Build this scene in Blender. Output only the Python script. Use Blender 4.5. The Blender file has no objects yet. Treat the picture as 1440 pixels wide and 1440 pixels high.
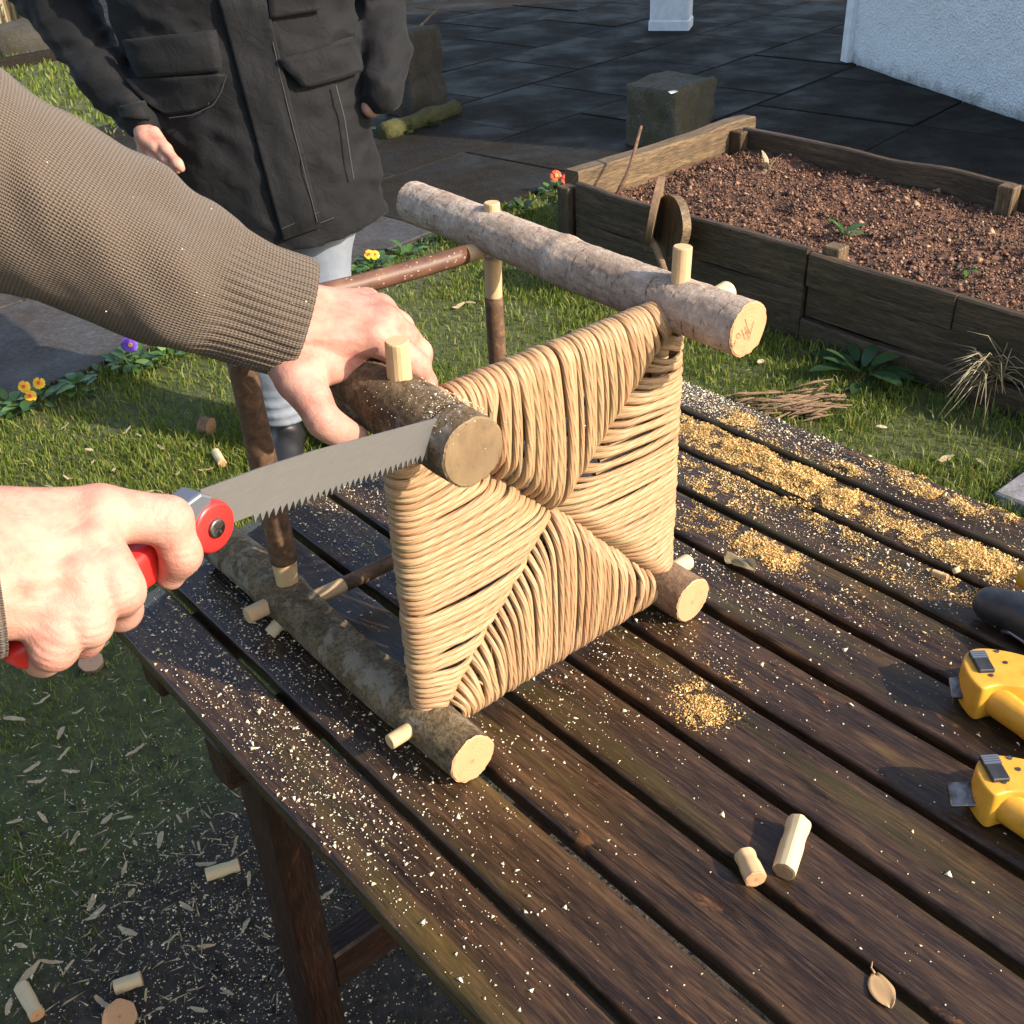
import bpy, math, random
import numpy as np
from mathutils import Vector, Matrix

# ------------------------------------------------------------------ camera, sky, sun, exposure
sc = bpy.context.scene
TZ = 0.72                                   # table top height
CAM = np.array([0.0, 0.0, 1.57])
CR = np.array([0.99897869, -0.02438582, -0.03803833])
CU = np.array([0.04518387, 0.53915064, 0.84099644])
CF = np.array([0.0, 0.84185624, -0.53970184])
FPX = 1544.0
cd = bpy.data.cameras.new('camera')
co = bpy.data.objects.new('camera', cd)
sc.collection.objects.link(co)
cd.sensor_width = 36.0
cd.lens = 36.0 * FPX / 1440.0
cd.clip_start = 0.02
cd.clip_end = 500.0
m3 = Matrix((CR, CU, -CF)).transposed()
co.matrix_world = Matrix.Translation(Vector(CAM)) @ m3.to_4x4()
sc.camera = co

SUN_AZ, SUN_EL = -27.0, 31.0                # azimuth from +X (towards +Y), elevation
w = bpy.data.worlds.new('World')
sc.world = w
w.use_nodes = True
wn = w.node_tree
sky = wn.nodes.new('ShaderNodeTexSky')
sky.sky_type = 'NISHITA'
sky.sun_disc = False
sky.sun_elevation = math.radians(SUN_EL)
sky.sun_rotation = math.radians(90.0 - SUN_AZ)
sky.air_density = 1.0
sky.dust_density = 2.0
sky.ozone_density = 0.6
bg = wn.nodes['Background']
wn.links.new(sky.outputs[0], bg.inputs[0])
bg.inputs[1].default_value = 0.15
sl = bpy.data.lights.new('sun', 'SUN')
sl.energy = 4.0
sl.angle = math.radians(0.6)
sl.color = (1.0, 0.885, 0.745)
so = bpy.data.objects.new('sun', sl)
sc.collection.objects.link(so)
sdir = Vector((math.cos(math.radians(SUN_EL)) * math.cos(math.radians(SUN_AZ)),
               math.cos(math.radians(SUN_EL)) * math.sin(math.radians(SUN_AZ)),
               math.sin(math.radians(SUN_EL))))
so.rotation_euler = sdir.to_track_quat('Z', 'Y').to_euler()
so.location = (6, -3, 8)
sc.view_settings.view_transform = 'Standard'
sc.view_settings.look = 'None'
sc.view_settings.gamma = 1.0
sc.view_settings.use_curve_mapping = False
sc.view_settings.exposure = 1.1
sc.cycles.max_bounces = 6
sc.cycles.use_denoising = True

rng = np.random.default_rng(7)
random.seed(7)
# ------------------------------------------------------------------ table frame: t along the planks, n across them
T = np.array([0.63636436, -0.77138862, 0.0])
N = np.array([0.77138862, 0.63636436, 0.0])
Z = np.array([0.0, 0.0, 1.0])


def W(a, b, z):
    return T * a + N * b + Z * z


def Wv(a, b, z):
    return np.outer(a, T) + np.outer(b, N) + np.outer(z, Z)


def at(x, y, z):            # survey: the point at height z seen at a place in the photograph
    d = FPX * CF + (x - 720) * CR - (y - 720) * CU
    return CAM + d * ((z - CAM[2]) / d[2])


def up(x, y, D):            # survey: the point at depth D
    d = FPX * CF + (x - 720) * CR - (y - 720) * CU
    return CAM + d * (D / FPX)


# ------------------------------------------------------------------ numpy noise
def _hash(i, j, k, s):
    h = (i * 374761393 + j * 668265263 + k * 2147483647 + s * 974711) & 0xFFFFFFFF
    h = ((h ^ (h >> 13)) * 1274126177) & 0xFFFFFFFF
    h = (h ^ (h >> 16)) & 0xFFFFFFFF
    return h.astype(np.float64) / 4294967295.0


def vnoise(p, s=0):
    p = np.asarray(p, float)
    i = np.floor(p).astype(np.int64)
    f = p - i
    f = f * f * (3 - 2 * f)
    r = 0
    for dx in (0, 1):
        for dy in (0, 1):
            for dz in (0, 1):
                wt = ((f[..., 0] if dx else 1 - f[..., 0]) * (f[..., 1] if dy else 1 - f[..., 1]) * (f[..., 2] if dz else 1 - f[..., 2]))
                r = r + wt * _hash(i[..., 0] + dx, i[..., 1] + dy, i[..., 2] + dz, s)
    return r * 2 - 1


def fbm(p, octv=3, s=0):
    a, r = 1.0, 0
    p = np.asarray(p, float)
    for o in range(octv):
        r = r + a * vnoise(p, s + o * 17)
        p = p * 2.03 + 11.3
        a *= 0.5
    return r


# ------------------------------------------------------------------ object helpers
COL = sc.collection


def mk(name, V, F, mat, parent=None, smooth=True, uv=None):
    V = np.asarray(V, float)
    if parent is not None:
        V = V - np.array(WLOC[parent.name])
    me = bpy.data.meshes.new(name)
    if isinstance(F, np.ndarray):
        nf, k = F.shape
        me.vertices.add(len(V))
        me.vertices.foreach_set('co', V.astype(np.float32).ravel())
        me.loops.add(nf * k)
        me.loops.foreach_set('vertex_index', F.astype(np.int32).ravel())
        me.polygons.add(nf)
        me.polygons.foreach_set('loop_start', np.arange(0, nf * k, k, dtype=np.int32))
        me.update(calc_edges=True)
        lv = F.ravel()
    else:
        me.from_pydata([tuple(v) for v in V], [], [tuple(int(i) for i in f) for f in F])
        lv = np.array([i for f in F for i in f])
    if uv is not None:
        ul = me.uv_layers.new(name='UVMap')
        ul.data.foreach_set('uv', np.asarray(uv, np.float32)[lv].ravel())
    if smooth:
        me.polygons.foreach_set('use_smooth', np.ones(len(me.polygons), bool))
    me.update()
    if mat is not None:
        me.materials.append(M[mat] if isinstance(mat, str) else mat)
    o = bpy.data.objects.new(name, me)
    COL.objects.link(o)
    if parent is not None:
        o.parent = parent
        WLOC[o.name] = WLOC[parent.name]
    else:
        WLOC[o.name] = (0.0, 0.0, 0.0)
    return o


WLOC = {}


def thing(name, label, cat, loc, group=None):
    o = bpy.data.objects.new(name, None)
    COL.objects.link(o)
    o.location = tuple(loc)
    o.empty_display_size = 0.05
    WLOC[o.name] = tuple(float(v) for v in loc)
    return tag(o, label, cat, group)


def tag(o, label=None, cat=None, group=None, kind=None):
    if label:
        o['label'] = label
    if cat:
        o['category'] = cat
    if group:
        o['group'] = group
    if kind:
        o['kind'] = kind
    return o


def copy_of(o, parent=None):
    c = o.copy()
    COL.objects.link(c)
    c.parent = parent
    for ch in list(o.children):
        copy_of(ch, c)
    return c


def frames(P, up0=None):
    P = np.asarray(P, float)
    d = np.gradient(P, axis=0)
    d /= np.linalg.norm(d, axis=1)[:, None]
    a = np.array([0, 0, 1.0]) if up0 is None else np.asarray(up0, float)
    if abs(d[0] @ a) > 0.95:
        a = np.array([1.0, 0, 0])
    n0 = a - d[0] * (a @ d[0])
    n0 /= np.linalg.norm(n0)
    A = [n0]
    for i in range(1, len(P)):
        v = A[-1] - d[i] * (A[-1] @ d[i])
        A.append(v / np.linalg.norm(v))
    A = np.array(A)
    B = np.cross(d, A)
    return d, A, B


def tube(P, r, seg=12, caps=True, up0=None, rfun=None, sx=1.0, sy=1.0):
    """returns verts, faces(list), uv ; r scalar or per point ; rfun(i_array, ang)->multiplier"""
    P = np.asarray(P, float)
    n_ = len(P)
    r = np.broadcast_to(np.asarray(r, float), (n_,))
    d, A, B = frames(P, up0)
    ang = np.linspace(0, 2 * np.pi, seg + 1)
    L = np.concatenate([[0], np.cumsum(np.linalg.norm(np.diff(P, axis=0), axis=1))])
    R2 = np.repeat(r[:, None], seg + 1, 1)
    if rfun is not None:
        R2 = R2 * rfun(L[:, None] + 0 * ang[None], ang[None] + 0 * L[:, None])
    V = P[:, None] + A[:, None] * (np.cos(ang)[None, :, None] * R2[..., None] * sx) + B[:, None] * (np.sin(ang)[None, :, None] * R2[..., None] * sy)
    uv = np.stack(np.broadcast_arrays(ang[None] / (2 * np.pi), L[:, None]), -1).reshape(-1, 2)
    V = V.reshape(-1, 3)
    s1 = seg + 1
    i, j = np.meshgrid(np.arange(n_ - 1), np.arange(seg), indexing='ij')
    a = (i * s1 + j).ravel()
    F = [tuple(x) for x in np.stack([a, a + 1, a + 1 + s1, a + s1], 1)]
    if caps:
        c0, c1 = len(V), len(V) + 1
        V = np.vstack([V, P[0], P[-1]])
        uv = np.vstack([uv, [0.5, 0], [0.5, L[-1]]])
        b = (n_ - 1) * s1
        for j in range(seg):
            F.append((c0, j + 1, j))
            F.append((c1, b + j, b + j + 1))
    return V, F, uv


def box(c, hx, hy, hz, ex=None, ey=None, ez=None, bev=0.0):
    """oriented box with chamfered vertical and horizontal edges"""
    ex = np.array([1.0, 0, 0]) if ex is None else np.asarray(ex, float)
    ey = np.array([0, 1.0, 0]) if ey is None else np.asarray(ey, float)
    ez = np.array([0, 0, 1.0]) if ez is None else np.asarray(ez, float)
    b = bev
    V, F = [], []
    if b <= 0:
        for sz in (-1, 1):
            for sx, sy in ((-1, -1), (1, -1), (1, 1), (-1, 1)):
                V.append((sx * hx, sy * hy, sz * hz))
        F = [(3, 2, 1, 0), (4, 5, 6, 7), (0, 1, 5, 4), (1, 2, 6, 5), (2, 3, 7, 6), (3, 0, 4, 7)]
    else:
        def ring(x, y, z):
            return [(-x + b, -y, z), (x - b, -y, z), (x, -y + b, z), (x, y - b, z), (x - b, y, z), (-x + b, y, z), (-x, y - b, z), (-x, -y + b, z)]

        def ring_in(z):
            x, y = hx - b, hy - b
            return [(-x, -y, z), (x, -y, z), (x, -y, z), (x, y, z), (x, y, z), (-x, y, z), (-x, y, z), (-x, -y, z)]
        rs = [ring_in(-hz), ring(hx, hy, -hz + b), ring(hx, hy, hz - b), ring_in(hz)]
        for k, r_ in enumerate(rs):
            V += r_
        for k in range(3):
            for j in range(8):
                j2 = (j + 1) % 8
                q = (k * 8 + j, k * 8 + j2, (k + 1) * 8 + j2, (k + 1) * 8 + j)
                F.append(q)
        F.append((24, 25, 27, 29)) if False else F.append(tuple(range(24, 32)))
        F.append(tuple(range(7, -1, -1)))
    V = np.array(V)
    return np.asarray(c) + np.outer(V[:, 0], ex) + np.outer(V[:, 1], ey) + np.outer(V[:, 2], ez), F


def join(parts):
    V, F, off = [], [], 0
    for v, f in parts:
        V.append(np.asarray(v))
        F += [tuple(i + off for i in q) for q in f]
        off += len(v)
    return np.vstack(V), F


def prism(poly, o, ex, ey, ez, h0, h1, bev=0.0):
    """polygon (2D list) extruded along ez between h0 and h1, with an inset bevel"""
    P = np.asarray(poly, float)
    n_ = len(P)
    ctr = P.mean(0)
    rings = []
    if bev > 0:
        nx = np.roll(P, -1, 0) - np.roll(P, 1, 0)
        nrm = np.stack([nx[:, 1], -nx[:, 0]], 1)
        nrm /= np.linalg.norm(nrm, axis=1)[:, None] + 1e-9
        area = np.sum(P[:, 0] * np.roll(P[:, 1], -1) - P[:, 1] * np.roll(P[:, 0], -1))
        if area < 0:
            nrm = -nrm
        I = P - nrm * bev
        rings = [(I, h0), (P - nrm * bev * 0.3, h0 + bev * 0.3), (P, h0 + bev), (P, h1 - bev), (P - nrm * bev * 0.3, h1 - bev * 0.3), (I, h1)]
    else:
        rings = [(P, h0), (P, h1)]
    V, F = [], []
    for q, h in rings:
        V.append(np.asarray(o) + np.outer(q[:, 0], ex) + np.outer(q[:, 1], ey) + np.asarray(ez) * h)
    for k in range(len(rings) - 1):
        for j in range(n_):
            j2 = (j + 1) % n_
            F.append((k * n_ + j, k * n_ + j2, (k + 1) * n_ + j2, (k + 1) * n_ + j))
    F.append(tuple(range(n_ - 1, -1, -1)))
    F.append(tuple((len(rings) - 1) * n_ + j for j in range(n_)))
    return np.vstack(V), F


# ------------------------------------------------------------------ signed distance blobs -> smooth mesh (surface nets)
def d_cone(X, a, b, r0, r1):
    a, b = np.asarray(a, float), np.asarray(b, float)
    ba = b - a
    h = np.clip(((X - a) @ ba) / max(ba @ ba, 1e-12), 0, 1)
    return np.linalg.norm(X - a - h[..., None] * ba, axis=-1) - (r0 + (r1 - r0) * h)


def d_ell(X, c, ax, r):
    """ellipsoid, ax = 3x3 rows axes, r = radii"""
    q = (X - np.asarray(c)) @ np.asarray(ax, float).T / np.asarray(r)
    k = np.linalg.norm(q, axis=-1)
    return (k - 1) * min(r) * 1.0 if False else (k - 1) * k / (np.linalg.norm(q / np.asarray(r), axis=-1) + 1e-9)


def smin(a, b, k):
    h = np.clip(0.5 + 0.5 * (b - a) / k, 0, 1)
    return b + (a - b) * h - k * h * (1 - h)


def surf(fn, lo, hi, h):
    lo, hi = np.asarray(lo, float), np.asarray(hi, float)
    nn = np.ceil((hi - lo) / h).astype(int) + 1
    g = [lo[i] + h * np.arange(nn[i]) for i in range(3)]
    D = np.empty(tuple(nn))
    for i0 in range(0, nn[0], 24):
        X = np.stack(np.meshgrid(g[0][i0:i0 + 24], g[1], g[2], indexing='ij'), -1)
        D[i0:i0 + 24] = fn(X)
    S = D < 0
    c = [(a, b, e) for a in (0, 1) for b in (0, 1) for e in (0, 1)]
    sh = lambda A, o: A[o[0]:nn[0] - 1 + o[0], o[1]:nn[1] - 1 + o[1], o[2]:nn[2] - 1 + o[2]]
    cnt = sum(sh(S, o).astype(int) for o in c)
    mix = (cnt > 0) & (cnt < 8)
    idx = -np.ones(mix.shape, int)
    idx[mix] = np.arange(mix.sum())
    I = np.stack(np.nonzero(mix), 1)
    acc = np.zeros((len(I), 3))
    num = np.zeros(len(I))
    for p in c:
        for ax in range(3):
            if p[ax] == 0:
                q = list(p)
                q[ax] = 1
                d0 = D[I[:, 0] + p[0], I[:, 1] + p[1], I[:, 2] + p[2]]
                d1 = D[I[:, 0] + q[0], I[:, 1] + q[1], I[:, 2] + q[2]]
                cr = (d0 < 0) != (d1 < 0)
                tt = np.where(cr, d0 / np.where(cr, d0 - d1, 1), 0)
                pos = np.array(p, float)[None] + 0 * acc
                pos[:, ax] = tt
                acc += np.where(cr[:, None], pos, 0)
                num += cr
    V = lo + h * (I + acc / num[:, None])
    Fs = []
    for ax in range(3):
        u, v = (ax + 1) % 3, (ax + 2) % 3
        sl0 = [slice(None)] * 3
        sl1 = [slice(None)] * 3
        sl0[ax] = slice(0, nn[ax] - 1)
        sl1[ax] = slice(1, nn[ax])
        a, b = S[tuple(sl0)], S[tuple(sl1)]
        E = np.stack(np.nonzero(a != b), 1)
        ok = (E[:, u] > 0) & (E[:, v] > 0) & (E[:, u] < nn[u] - 1) & (E[:, v] < nn[v] - 1)
        E = E[ok]
        ins = a[E[:, 0], E[:, 1], E[:, 2]]

        def cell(du, dv):
            Q = E.copy()
            Q[:, u] += du
            Q[:, v] += dv
            return idx[Q[:, 0], Q[:, 1], Q[:, 2]]
        q = np.stack([cell(-1, -1), cell(0, -1), cell(0, 0), cell(-1, 0)], 1)
        q[~ins] = q[~ins][:, ::-1]
        Fs.append(q)
    F = np.vstack(Fs)
    F = F[(F >= 0).all(1)]
    return V, F


# ------------------------------------------------------------------ materials
M = {}


class NT:
    def __init__(s, name):
        s.m = bpy.data.materials.new(name)
        s.m.use_nodes = True
        s.t = s.m.node_tree
        s.b = s.t.nodes['Principled BSDF']
        M[name] = s.m

    def n(s, typ, **kw):
        o = s.t.nodes.new('ShaderNode' + typ)
        for k, v in kw.items():
            if k in o.inputs:
                o.inputs[k].default_value = v
            else:
                setattr(o, k, v)
        return o

    def l(s, a, b):
        s.t.links.new(a, b)

    def coord(s, out='Object', scale=(1, 1, 1), rot=(0, 0, 0), rnd=0.0):
        tc = s.n('TexCoord')
        mp = s.n('Mapping')
        mp.inputs['Scale'].default_value = scale
        mp.inputs['Rotation'].default_value = rot
        src = tc.outputs[out]
        if rnd:
            oi = s.n('ObjectInfo')
            mu = s.n('VectorMath', operation='SCALE')
            cx = s.n('CombineXYZ')
            s.l(oi.outputs['Random'], cx.inputs[0])
            s.l(oi.outputs['Random'], cx.inputs[1])
            s.l(cx.outputs[0], mu.inputs[0])
            mu.inputs['Scale'].default_value = rnd
            ad = s.n('VectorMath', operation='ADD')
            s.l(src, ad.inputs[0])
            s.l(mu.outputs[0], ad.inputs[1])
            src = ad.outputs[0]
        s.l(src, mp.inputs[0])
        return mp.outputs[0]

    def noise(s, vec, scale=5, detail=4, rough=0.55, dist=0.0):
        o = s.n('TexNoise')
        o.inputs['Scale'].default_value = scale
        o.inputs['Detail'].default_value = detail
        o.inputs['Roughness'].default_value = rough
        o.inputs['Distortion'].default_value = dist
        s.l(vec, o.inputs['Vector'])
        return o.outputs['Fac']

    def voro(s, vec, scale=5, feature='F1', out='Distance', rnd=1.0):
        o = s.n('TexVoronoi', feature=feature)
        o.inputs['Scale'].default_value = scale
        o.inputs['Randomness'].default_value = rnd
        s.l(vec, o.inputs['Vector'])
        return o.outputs[out]

    def ramp(s, fac, stops, interp='LINEAR'):
        o = s.n('ValToRGB')
        o.color_ramp.interpolation = interp
        e = o.color_ramp.elements
        while len(e) < len(stops):
            e.new(0.5)
        for i, (p, c) in enumerate(stops):
            e[i].position = p
            e[i].color = (*c, 1) if len(c) == 3 else c
        s.l(fac, o.inputs[0])
        return o.outputs[0]

    def mixc(s, fac, a, b, mode='MIX'):
        o = s.n('Mix', data_type='RGBA', blend_type=mode)
        for sock, v in ((0, fac), (6, a), (7, b)):
            if isinstance(v, (int, float)):
                o.inputs[sock].default_value = v
            elif isinstance(v, tuple):
                o.inputs[sock].default_value = (*v, 1)
            else:
                s.l(v, o.inputs[sock])
        return o.outputs[2]

    def math(s, op, a, b=None, clamp=False):
        o = s.n('Math', operation=op, use_clamp=clamp)
        for i, v in enumerate((a, b)):
            if v is None:
                continue
            if isinstance(v, (int, float)):
                o.inputs[i].default_value = v
            else:
                s.l(v, o.inputs[i])
        return o.outputs[0]

    def base(s, c):
        if isinstance(c, tuple):
            s.b.inputs['Base Color'].default_value = (*c, 1)
        else:
            s.l(c, s.b.inputs['Base Color'])

    def rough(s, r):
        if isinstance(r, (int, float)):
            s.b.inputs['Roughness'].default_value = r
        else:
            s.l(r, s.b.inputs['Roughness'])

    def bump(s, h, strength=0.5, dist=0.002):
        o = s.n('Bump')
        o.inputs['Strength'].default_value = strength
        o.inputs['Distance'].default_value = dist
        s.l(h, o.inputs['Height'])
        prev = s.b.inputs['Normal'].links
        if prev:
            s.l(prev[0].from_socket, o.inputs['Normal'])
        s.l(o.outputs[0], s.b.inputs['Normal'])

    def spec(s, v):
        s.b.inputs['Specular IOR Level'].default_value = v


def rng_(s, v, lo, hi):
    o = s.n('MapRange')
    s.l(v, o.inputs[0])
    o.inputs['To Min'].default_value = lo
    o.inputs['To Max'].default_value = hi
    return o.outputs[0]


def wood_wet(name, cols, ro=(0.2, 0.5), moss=0.0, along=(2.2, 26), patch=True):
    s = NT(name)
    v = s.coord('UV', (along[0], along[1], 1), rnd=37.0)
    v2 = s.coord('UV', (5, 14, 1), rnd=53.0)
    v3 = s.coord('UV', (14, 160, 1), rnd=11.0)
    g = s.noise(v, 1.6, 7, 0.62, 0.6)
    fine = s.noise(v3, 1.4, 5, 0.65, 0.3)
    big = s.noise(v2, 1.0, 5, 0.6, 0.4)
    c = s.ramp(g, cols)
    c = s.mixc(s.ramp(fine, [(0.38, (0.9, 0.9, 0.9)), (0.60, (0, 0, 0))]), c, s.mixc(0.75, c, (0.006, 0.004, 0.003)))
    v4 = s.coord('UV', (26, 430, 1), rnd=23.0)
    hair_ = s.noise(v4, 1.2, 3, 0.6, 0.2)
    c = s.mixc(s.ramp(hair_, [(0.50, (0, 0, 0)), (0.68, (0.45, 0.45, 0.45))]), c, s.mixc(0.5, c, (0.16, 0.10, 0.055)))
    ck = s.noise(s.coord('UV', (1.3, 70, 1), rnd=17.0), 1.0, 3, 0.5, 0.5)
    ckm = s.ramp(ck, [(0.487, (0, 0, 0)), (0.498, (1, 1, 1)), (0.502, (1, 1, 1)), (0.513, (0, 0, 0))])
    ckm = s.math('MULTIPLY', ckm, s.ramp(big, [(0.45, (0, 0, 0)), (0.6, (0.9, 0.9, 0.9))]))
    c = s.mixc(ckm, c, (0.004, 0.003, 0.002))
    if patch:
        pm = s.ramp(s.noise(s.coord('UV', (9, 34, 1), rnd=71.0), 1.0, 6, 0.7, 0.5), [(0.60, (0, 0, 0)), (0.66, (1, 1, 1))])
        pm2 = s.math('MULTIPLY', pm, s.ramp(big, [(0.48, (0, 0, 0)), (0.62, (1, 1, 1))]))
        c = s.mixc(s.math('MULTIPLY', pm2, 0.85), c, (0.20, 0.085, 0.03))
    if moss:
        mm = s.ramp(s.noise(s.coord('UV', (2.0, 22, 1), rnd=5.0), 1.0, 4, 0.6), [(0.5, (0, 0, 0)), (0.72, (1, 1, 1))])
        c = s.mixc(s.math('MULTIPLY', mm, moss), c, (0.075, 0.06, 0.014))
    s.base(c)
    wet = s.noise(v2, 1.3, 4, 0.6)
    s.rough(s.ramp(wet, [(0.35, (ro[0],) * 3), (0.65, (ro[1],) * 3)]))
    h = s.math('ADD', s.math('ADD', s.math('MULTIPLY', g, 0.6), s.math('MULTIPLY', fine, 0.9)), s.math('SUBTRACT', s.math('MULTIPLY', hair_, 0.3), s.math('MULTIPLY', ckm, 0.8)))
    s.bump(h, 0.55, 0.0016)
    s.spec(0.35)
    return s


wood_wet('plank_wood', [(0.28, (0.0115, 0.0068, 0.005)), (0.46, (0.032, 0.0175, 0.0108)), (0.60, (0.068, 0.036, 0.018)), (0.76, (0.14, 0.074, 0.032))], (0.17, 0.40), moss=0.5)
wood_wet('leg_wood', [(0.3, (0.013, 0.004, 0.0025)), (0.55, (0.032, 0.009, 0.0045)), (0.75, (0.055, 0.017, 0.007))], (0.4, 0.7), patch=False)
wood_wet('planter_wood', [(0.28, (0.026, 0.018, 0.011)), (0.5, (0.070, 0.046, 0.026)), (0.68, (0.14, 0.092, 0.05)), (0.85, (0.24, 0.165, 0.09))], (0.45, 0.75), moss=0.15)
wood_wet('beam_wood', [(0.25, (0.055, 0.037, 0.021)), (0.5, (0.155, 0.102, 0.053)), (0.75, (0.29, 0.19, 0.09))], (0.5, 0.75), patch=False)


def bark(name, cols, lich=None, streak=False, sc_=1.0, bumpd=0.003, ro=0.85, dark=0.5):
    s = NT(name)
    v = s.coord('Object', (1, 1, 1), rnd=3.0)
    g = s.noise(v, 42 * sc_, 8, 0.72, 0.6)
    f = s.noise(v, 210 * sc_, 5, 0.75)
    lo = s.noise(v, 11 * sc_, 4, 0.6)
    c = s.ramp(s.math('ADD', s.math('MULTIPLY', g, 0.75), s.math('MULTIPLY', lo, 0.25)), cols)
    fl = s.ramp(f, [(0.40, (1, 1, 1)), (0.56, (0, 0, 0))])
    c = s.mixc(s.math('MULTIPLY', fl, dark), c, tuple(x * 0.3 for x in cols[0][1]))
    if lich:
        lm = s.ramp(s.noise(v, 20, 7, 0.72, 0.5), [(0.52, (0, 0, 0)), (0.58, (1, 1, 1))])
        c = s.mixc(s.math('MULTIPLY', lm, 0.7), c, lich)
    if streak:
        # short dark lenticels running round the stem, and flaky pale skin
        st = s.noise(s.coord('UV', (9, 170, 1), rnd=9.0), 1.0, 4, 0.7, 0.8)
        sm = s.ramp(st, [(0.60, (0, 0, 0)), (0.64, (1, 1, 1))])
        c = s.mixc(s.math('MULTIPLY', sm, 0.75), c, (0.045, 0.034, 0.026))
        s2 = s.noise(s.coord('UV', (30, 26, 1), rnd=19.0), 1.0, 5, 0.75, 1.2)
        c = s.mixc(s.math('MULTIPLY', s.ramp(s2, [(0.56, (0, 0, 0)), (0.62, (1, 1, 1))]), 0.45), c, (0.10, 0.075, 0.05))
    s.base(c)
    s.rough(ro)
    h = s.math('ADD', g, s.math('MULTIPLY', f, 0.6))
    s.bump(h, 1.0, bumpd)
    s.spec(0.25)
    return s


bark('bark_dark', [(0.30, (0.045, 0.030, 0.018)), (0.45, (0.115, 0.075, 0.040)), (0.58, (0.20, 0.135, 0.072)), (0.75, (0.30, 0.23, 0.14))], lich=(0.23, 0.20, 0.16), bumpd=0.004)
bark('bark_pale', [(0.28, (0.21, 0.135, 0.085)), (0.45, (0.35, 0.265, 0.20)), (0.6, (0.46, 0.375, 0.305)), (0.8, (0.55, 0.47, 0.395))], streak=True, sc_=0.8, bumpd=0.0025, dark=0.25)
bark('bark_brown', [(0.25, (0.10, 0.058, 0.035)), (0.5, (0.20, 0.125, 0.075)), (0.75, (0.30, 0.20, 0.125))], bumpd=0.0018, dark=0.35)
bark('bark_grey', [(0.30, (0.055, 0.038, 0.020)), (0.45, (0.14, 0.098, 0.052)), (0.58, (0.23, 0.168, 0.092)), (0.75, (0.32, 0.25, 0.155))], lich=(0.27, 0.235, 0.175), bumpd=0.0045, dark=0.6)
# cherry-brown rods with pale dots
s = NT('bark_rod')
v = s.coord('Object', (1, 1, 1))
g = s.noise(v, 30, 4, 0.6)
c = s.ramp(g, [(0.3, (0.06, 0.028, 0.018)), (0.6, (0.13, 0.06, 0.035)), (0.8, (0.2, 0.10, 0.05))])
dots = s.ramp(s.voro(s.coord('UV', (11, 120, 1)), 1.0), [(0.13, (1, 1, 1)), (0.20, (0, 0, 0))])
s.base(s.mixc(s.math('MULTIPLY', dots, 0.8), c, (0.42, 0.30, 0.2)))
s.rough(0.48)
s.spec(0.35)
s.bump(g, 0.35, 0.002)
s.bump(dots, 0.5, 0.0008)
s = NT('bark_rough_rod')
v = s.coord('Object', (1, 1, 1), rnd=2.0)
g = s.noise(v, 70, 6, 0.7, 0.5)
s.base(s.ramp(g, [(0.3, (0.035, 0.018, 0.010)), (0.55, (0.12, 0.06, 0.028)), (0.8, (0.30, 0.18, 0.09))]))
s.rough(0.75)
s.bump(g, 0.7, 0.002)


def cutwood(name, c0, c1, ring=0.0, ro=0.65, grain='UV', gs=(60, 6, 1)):
    s = NT(name)
    v = s.coord('Object', (1, 1, 1), rnd=4.0)
    n1 = s.noise(v, 60, 4, 0.6)
    n2 = s.noise(s.coord(grain, gs, rnd=7.0), 1.0, 5, 0.6, 0.4)
    c = s.mixc(n2, c0, c1)
    c = s.mixc(s.ramp(n1, [(0.55, (0, 0, 0)), (0.8, (0.5, 0.5, 0.5))]), c, tuple(x * 0.6 for x in c0))
    if ring:
        uvv = s.coord('UV', (1, 1, 1))
        ln = s.n('VectorMath', operation='LENGTH')
        s.l(uvv, ln.inputs[0])
        wob = s.math('ADD', ln.outputs['Value'], s.math('MULTIPLY', s.noise(uvv, 60, 2), 0.0035))
        wv = s.math('SINE', s.math('MULTIPLY', wob, 2 * math.pi / 0.0042))
        c = s.mixc(rng_(s, wv, -0.1 * ring, 0.45 * ring), c, tuple(x * 0.62 for x in c0))
        pith = s.ramp(ln.outputs['Value'], [(0.0012, (1, 1, 1)), (0.0022, (0, 0, 0))])
        c = s.mixc(s.math('MULTIPLY', pith, 0.7), c, (0.2, 0.1, 0.04))
    s.base(c)
    s.rough(ro)
    s.bump(n2, 0.35, 0.0008)
    if ring:
        ck = s.noise(s.coord('UV', (70, 420, 1), rot=(0, 0, 0.6)), 1.0, 3, 0.6)
        s.bump(ck, 0.45, 0.0008)
    s.spec(0.3)
    return s


cutwood('end_grain', (0.43, 0.225, 0.105), (0.53, 0.300, 0.155), ring=0.45)
cutwood('end_grain_dull', (0.10, 0.066, 0.036), (0.27, 0.18, 0.092), ring=0.15, gs=(26, 40, 1))
cutwood('end_grain_old', (0.34, 0.2, 0.12), (0.46, 0.29, 0.18), ring=0.6)
cutwood('peeled_wood', (0.44, 0.28, 0.135), (0.56, 0.39, 0.215), gs=(14, 5, 1))
cutwood('peeled_wood_pale', (0.46, 0.355, 0.20), (0.58, 0.47, 0.29), gs=(14, 5, 1))
cutwood('shaving_wood', (0.27, 0.20, 0.11), (0.52, 0.41, 0.25), grain='Object', gs=(30, 30, 30))

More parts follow.
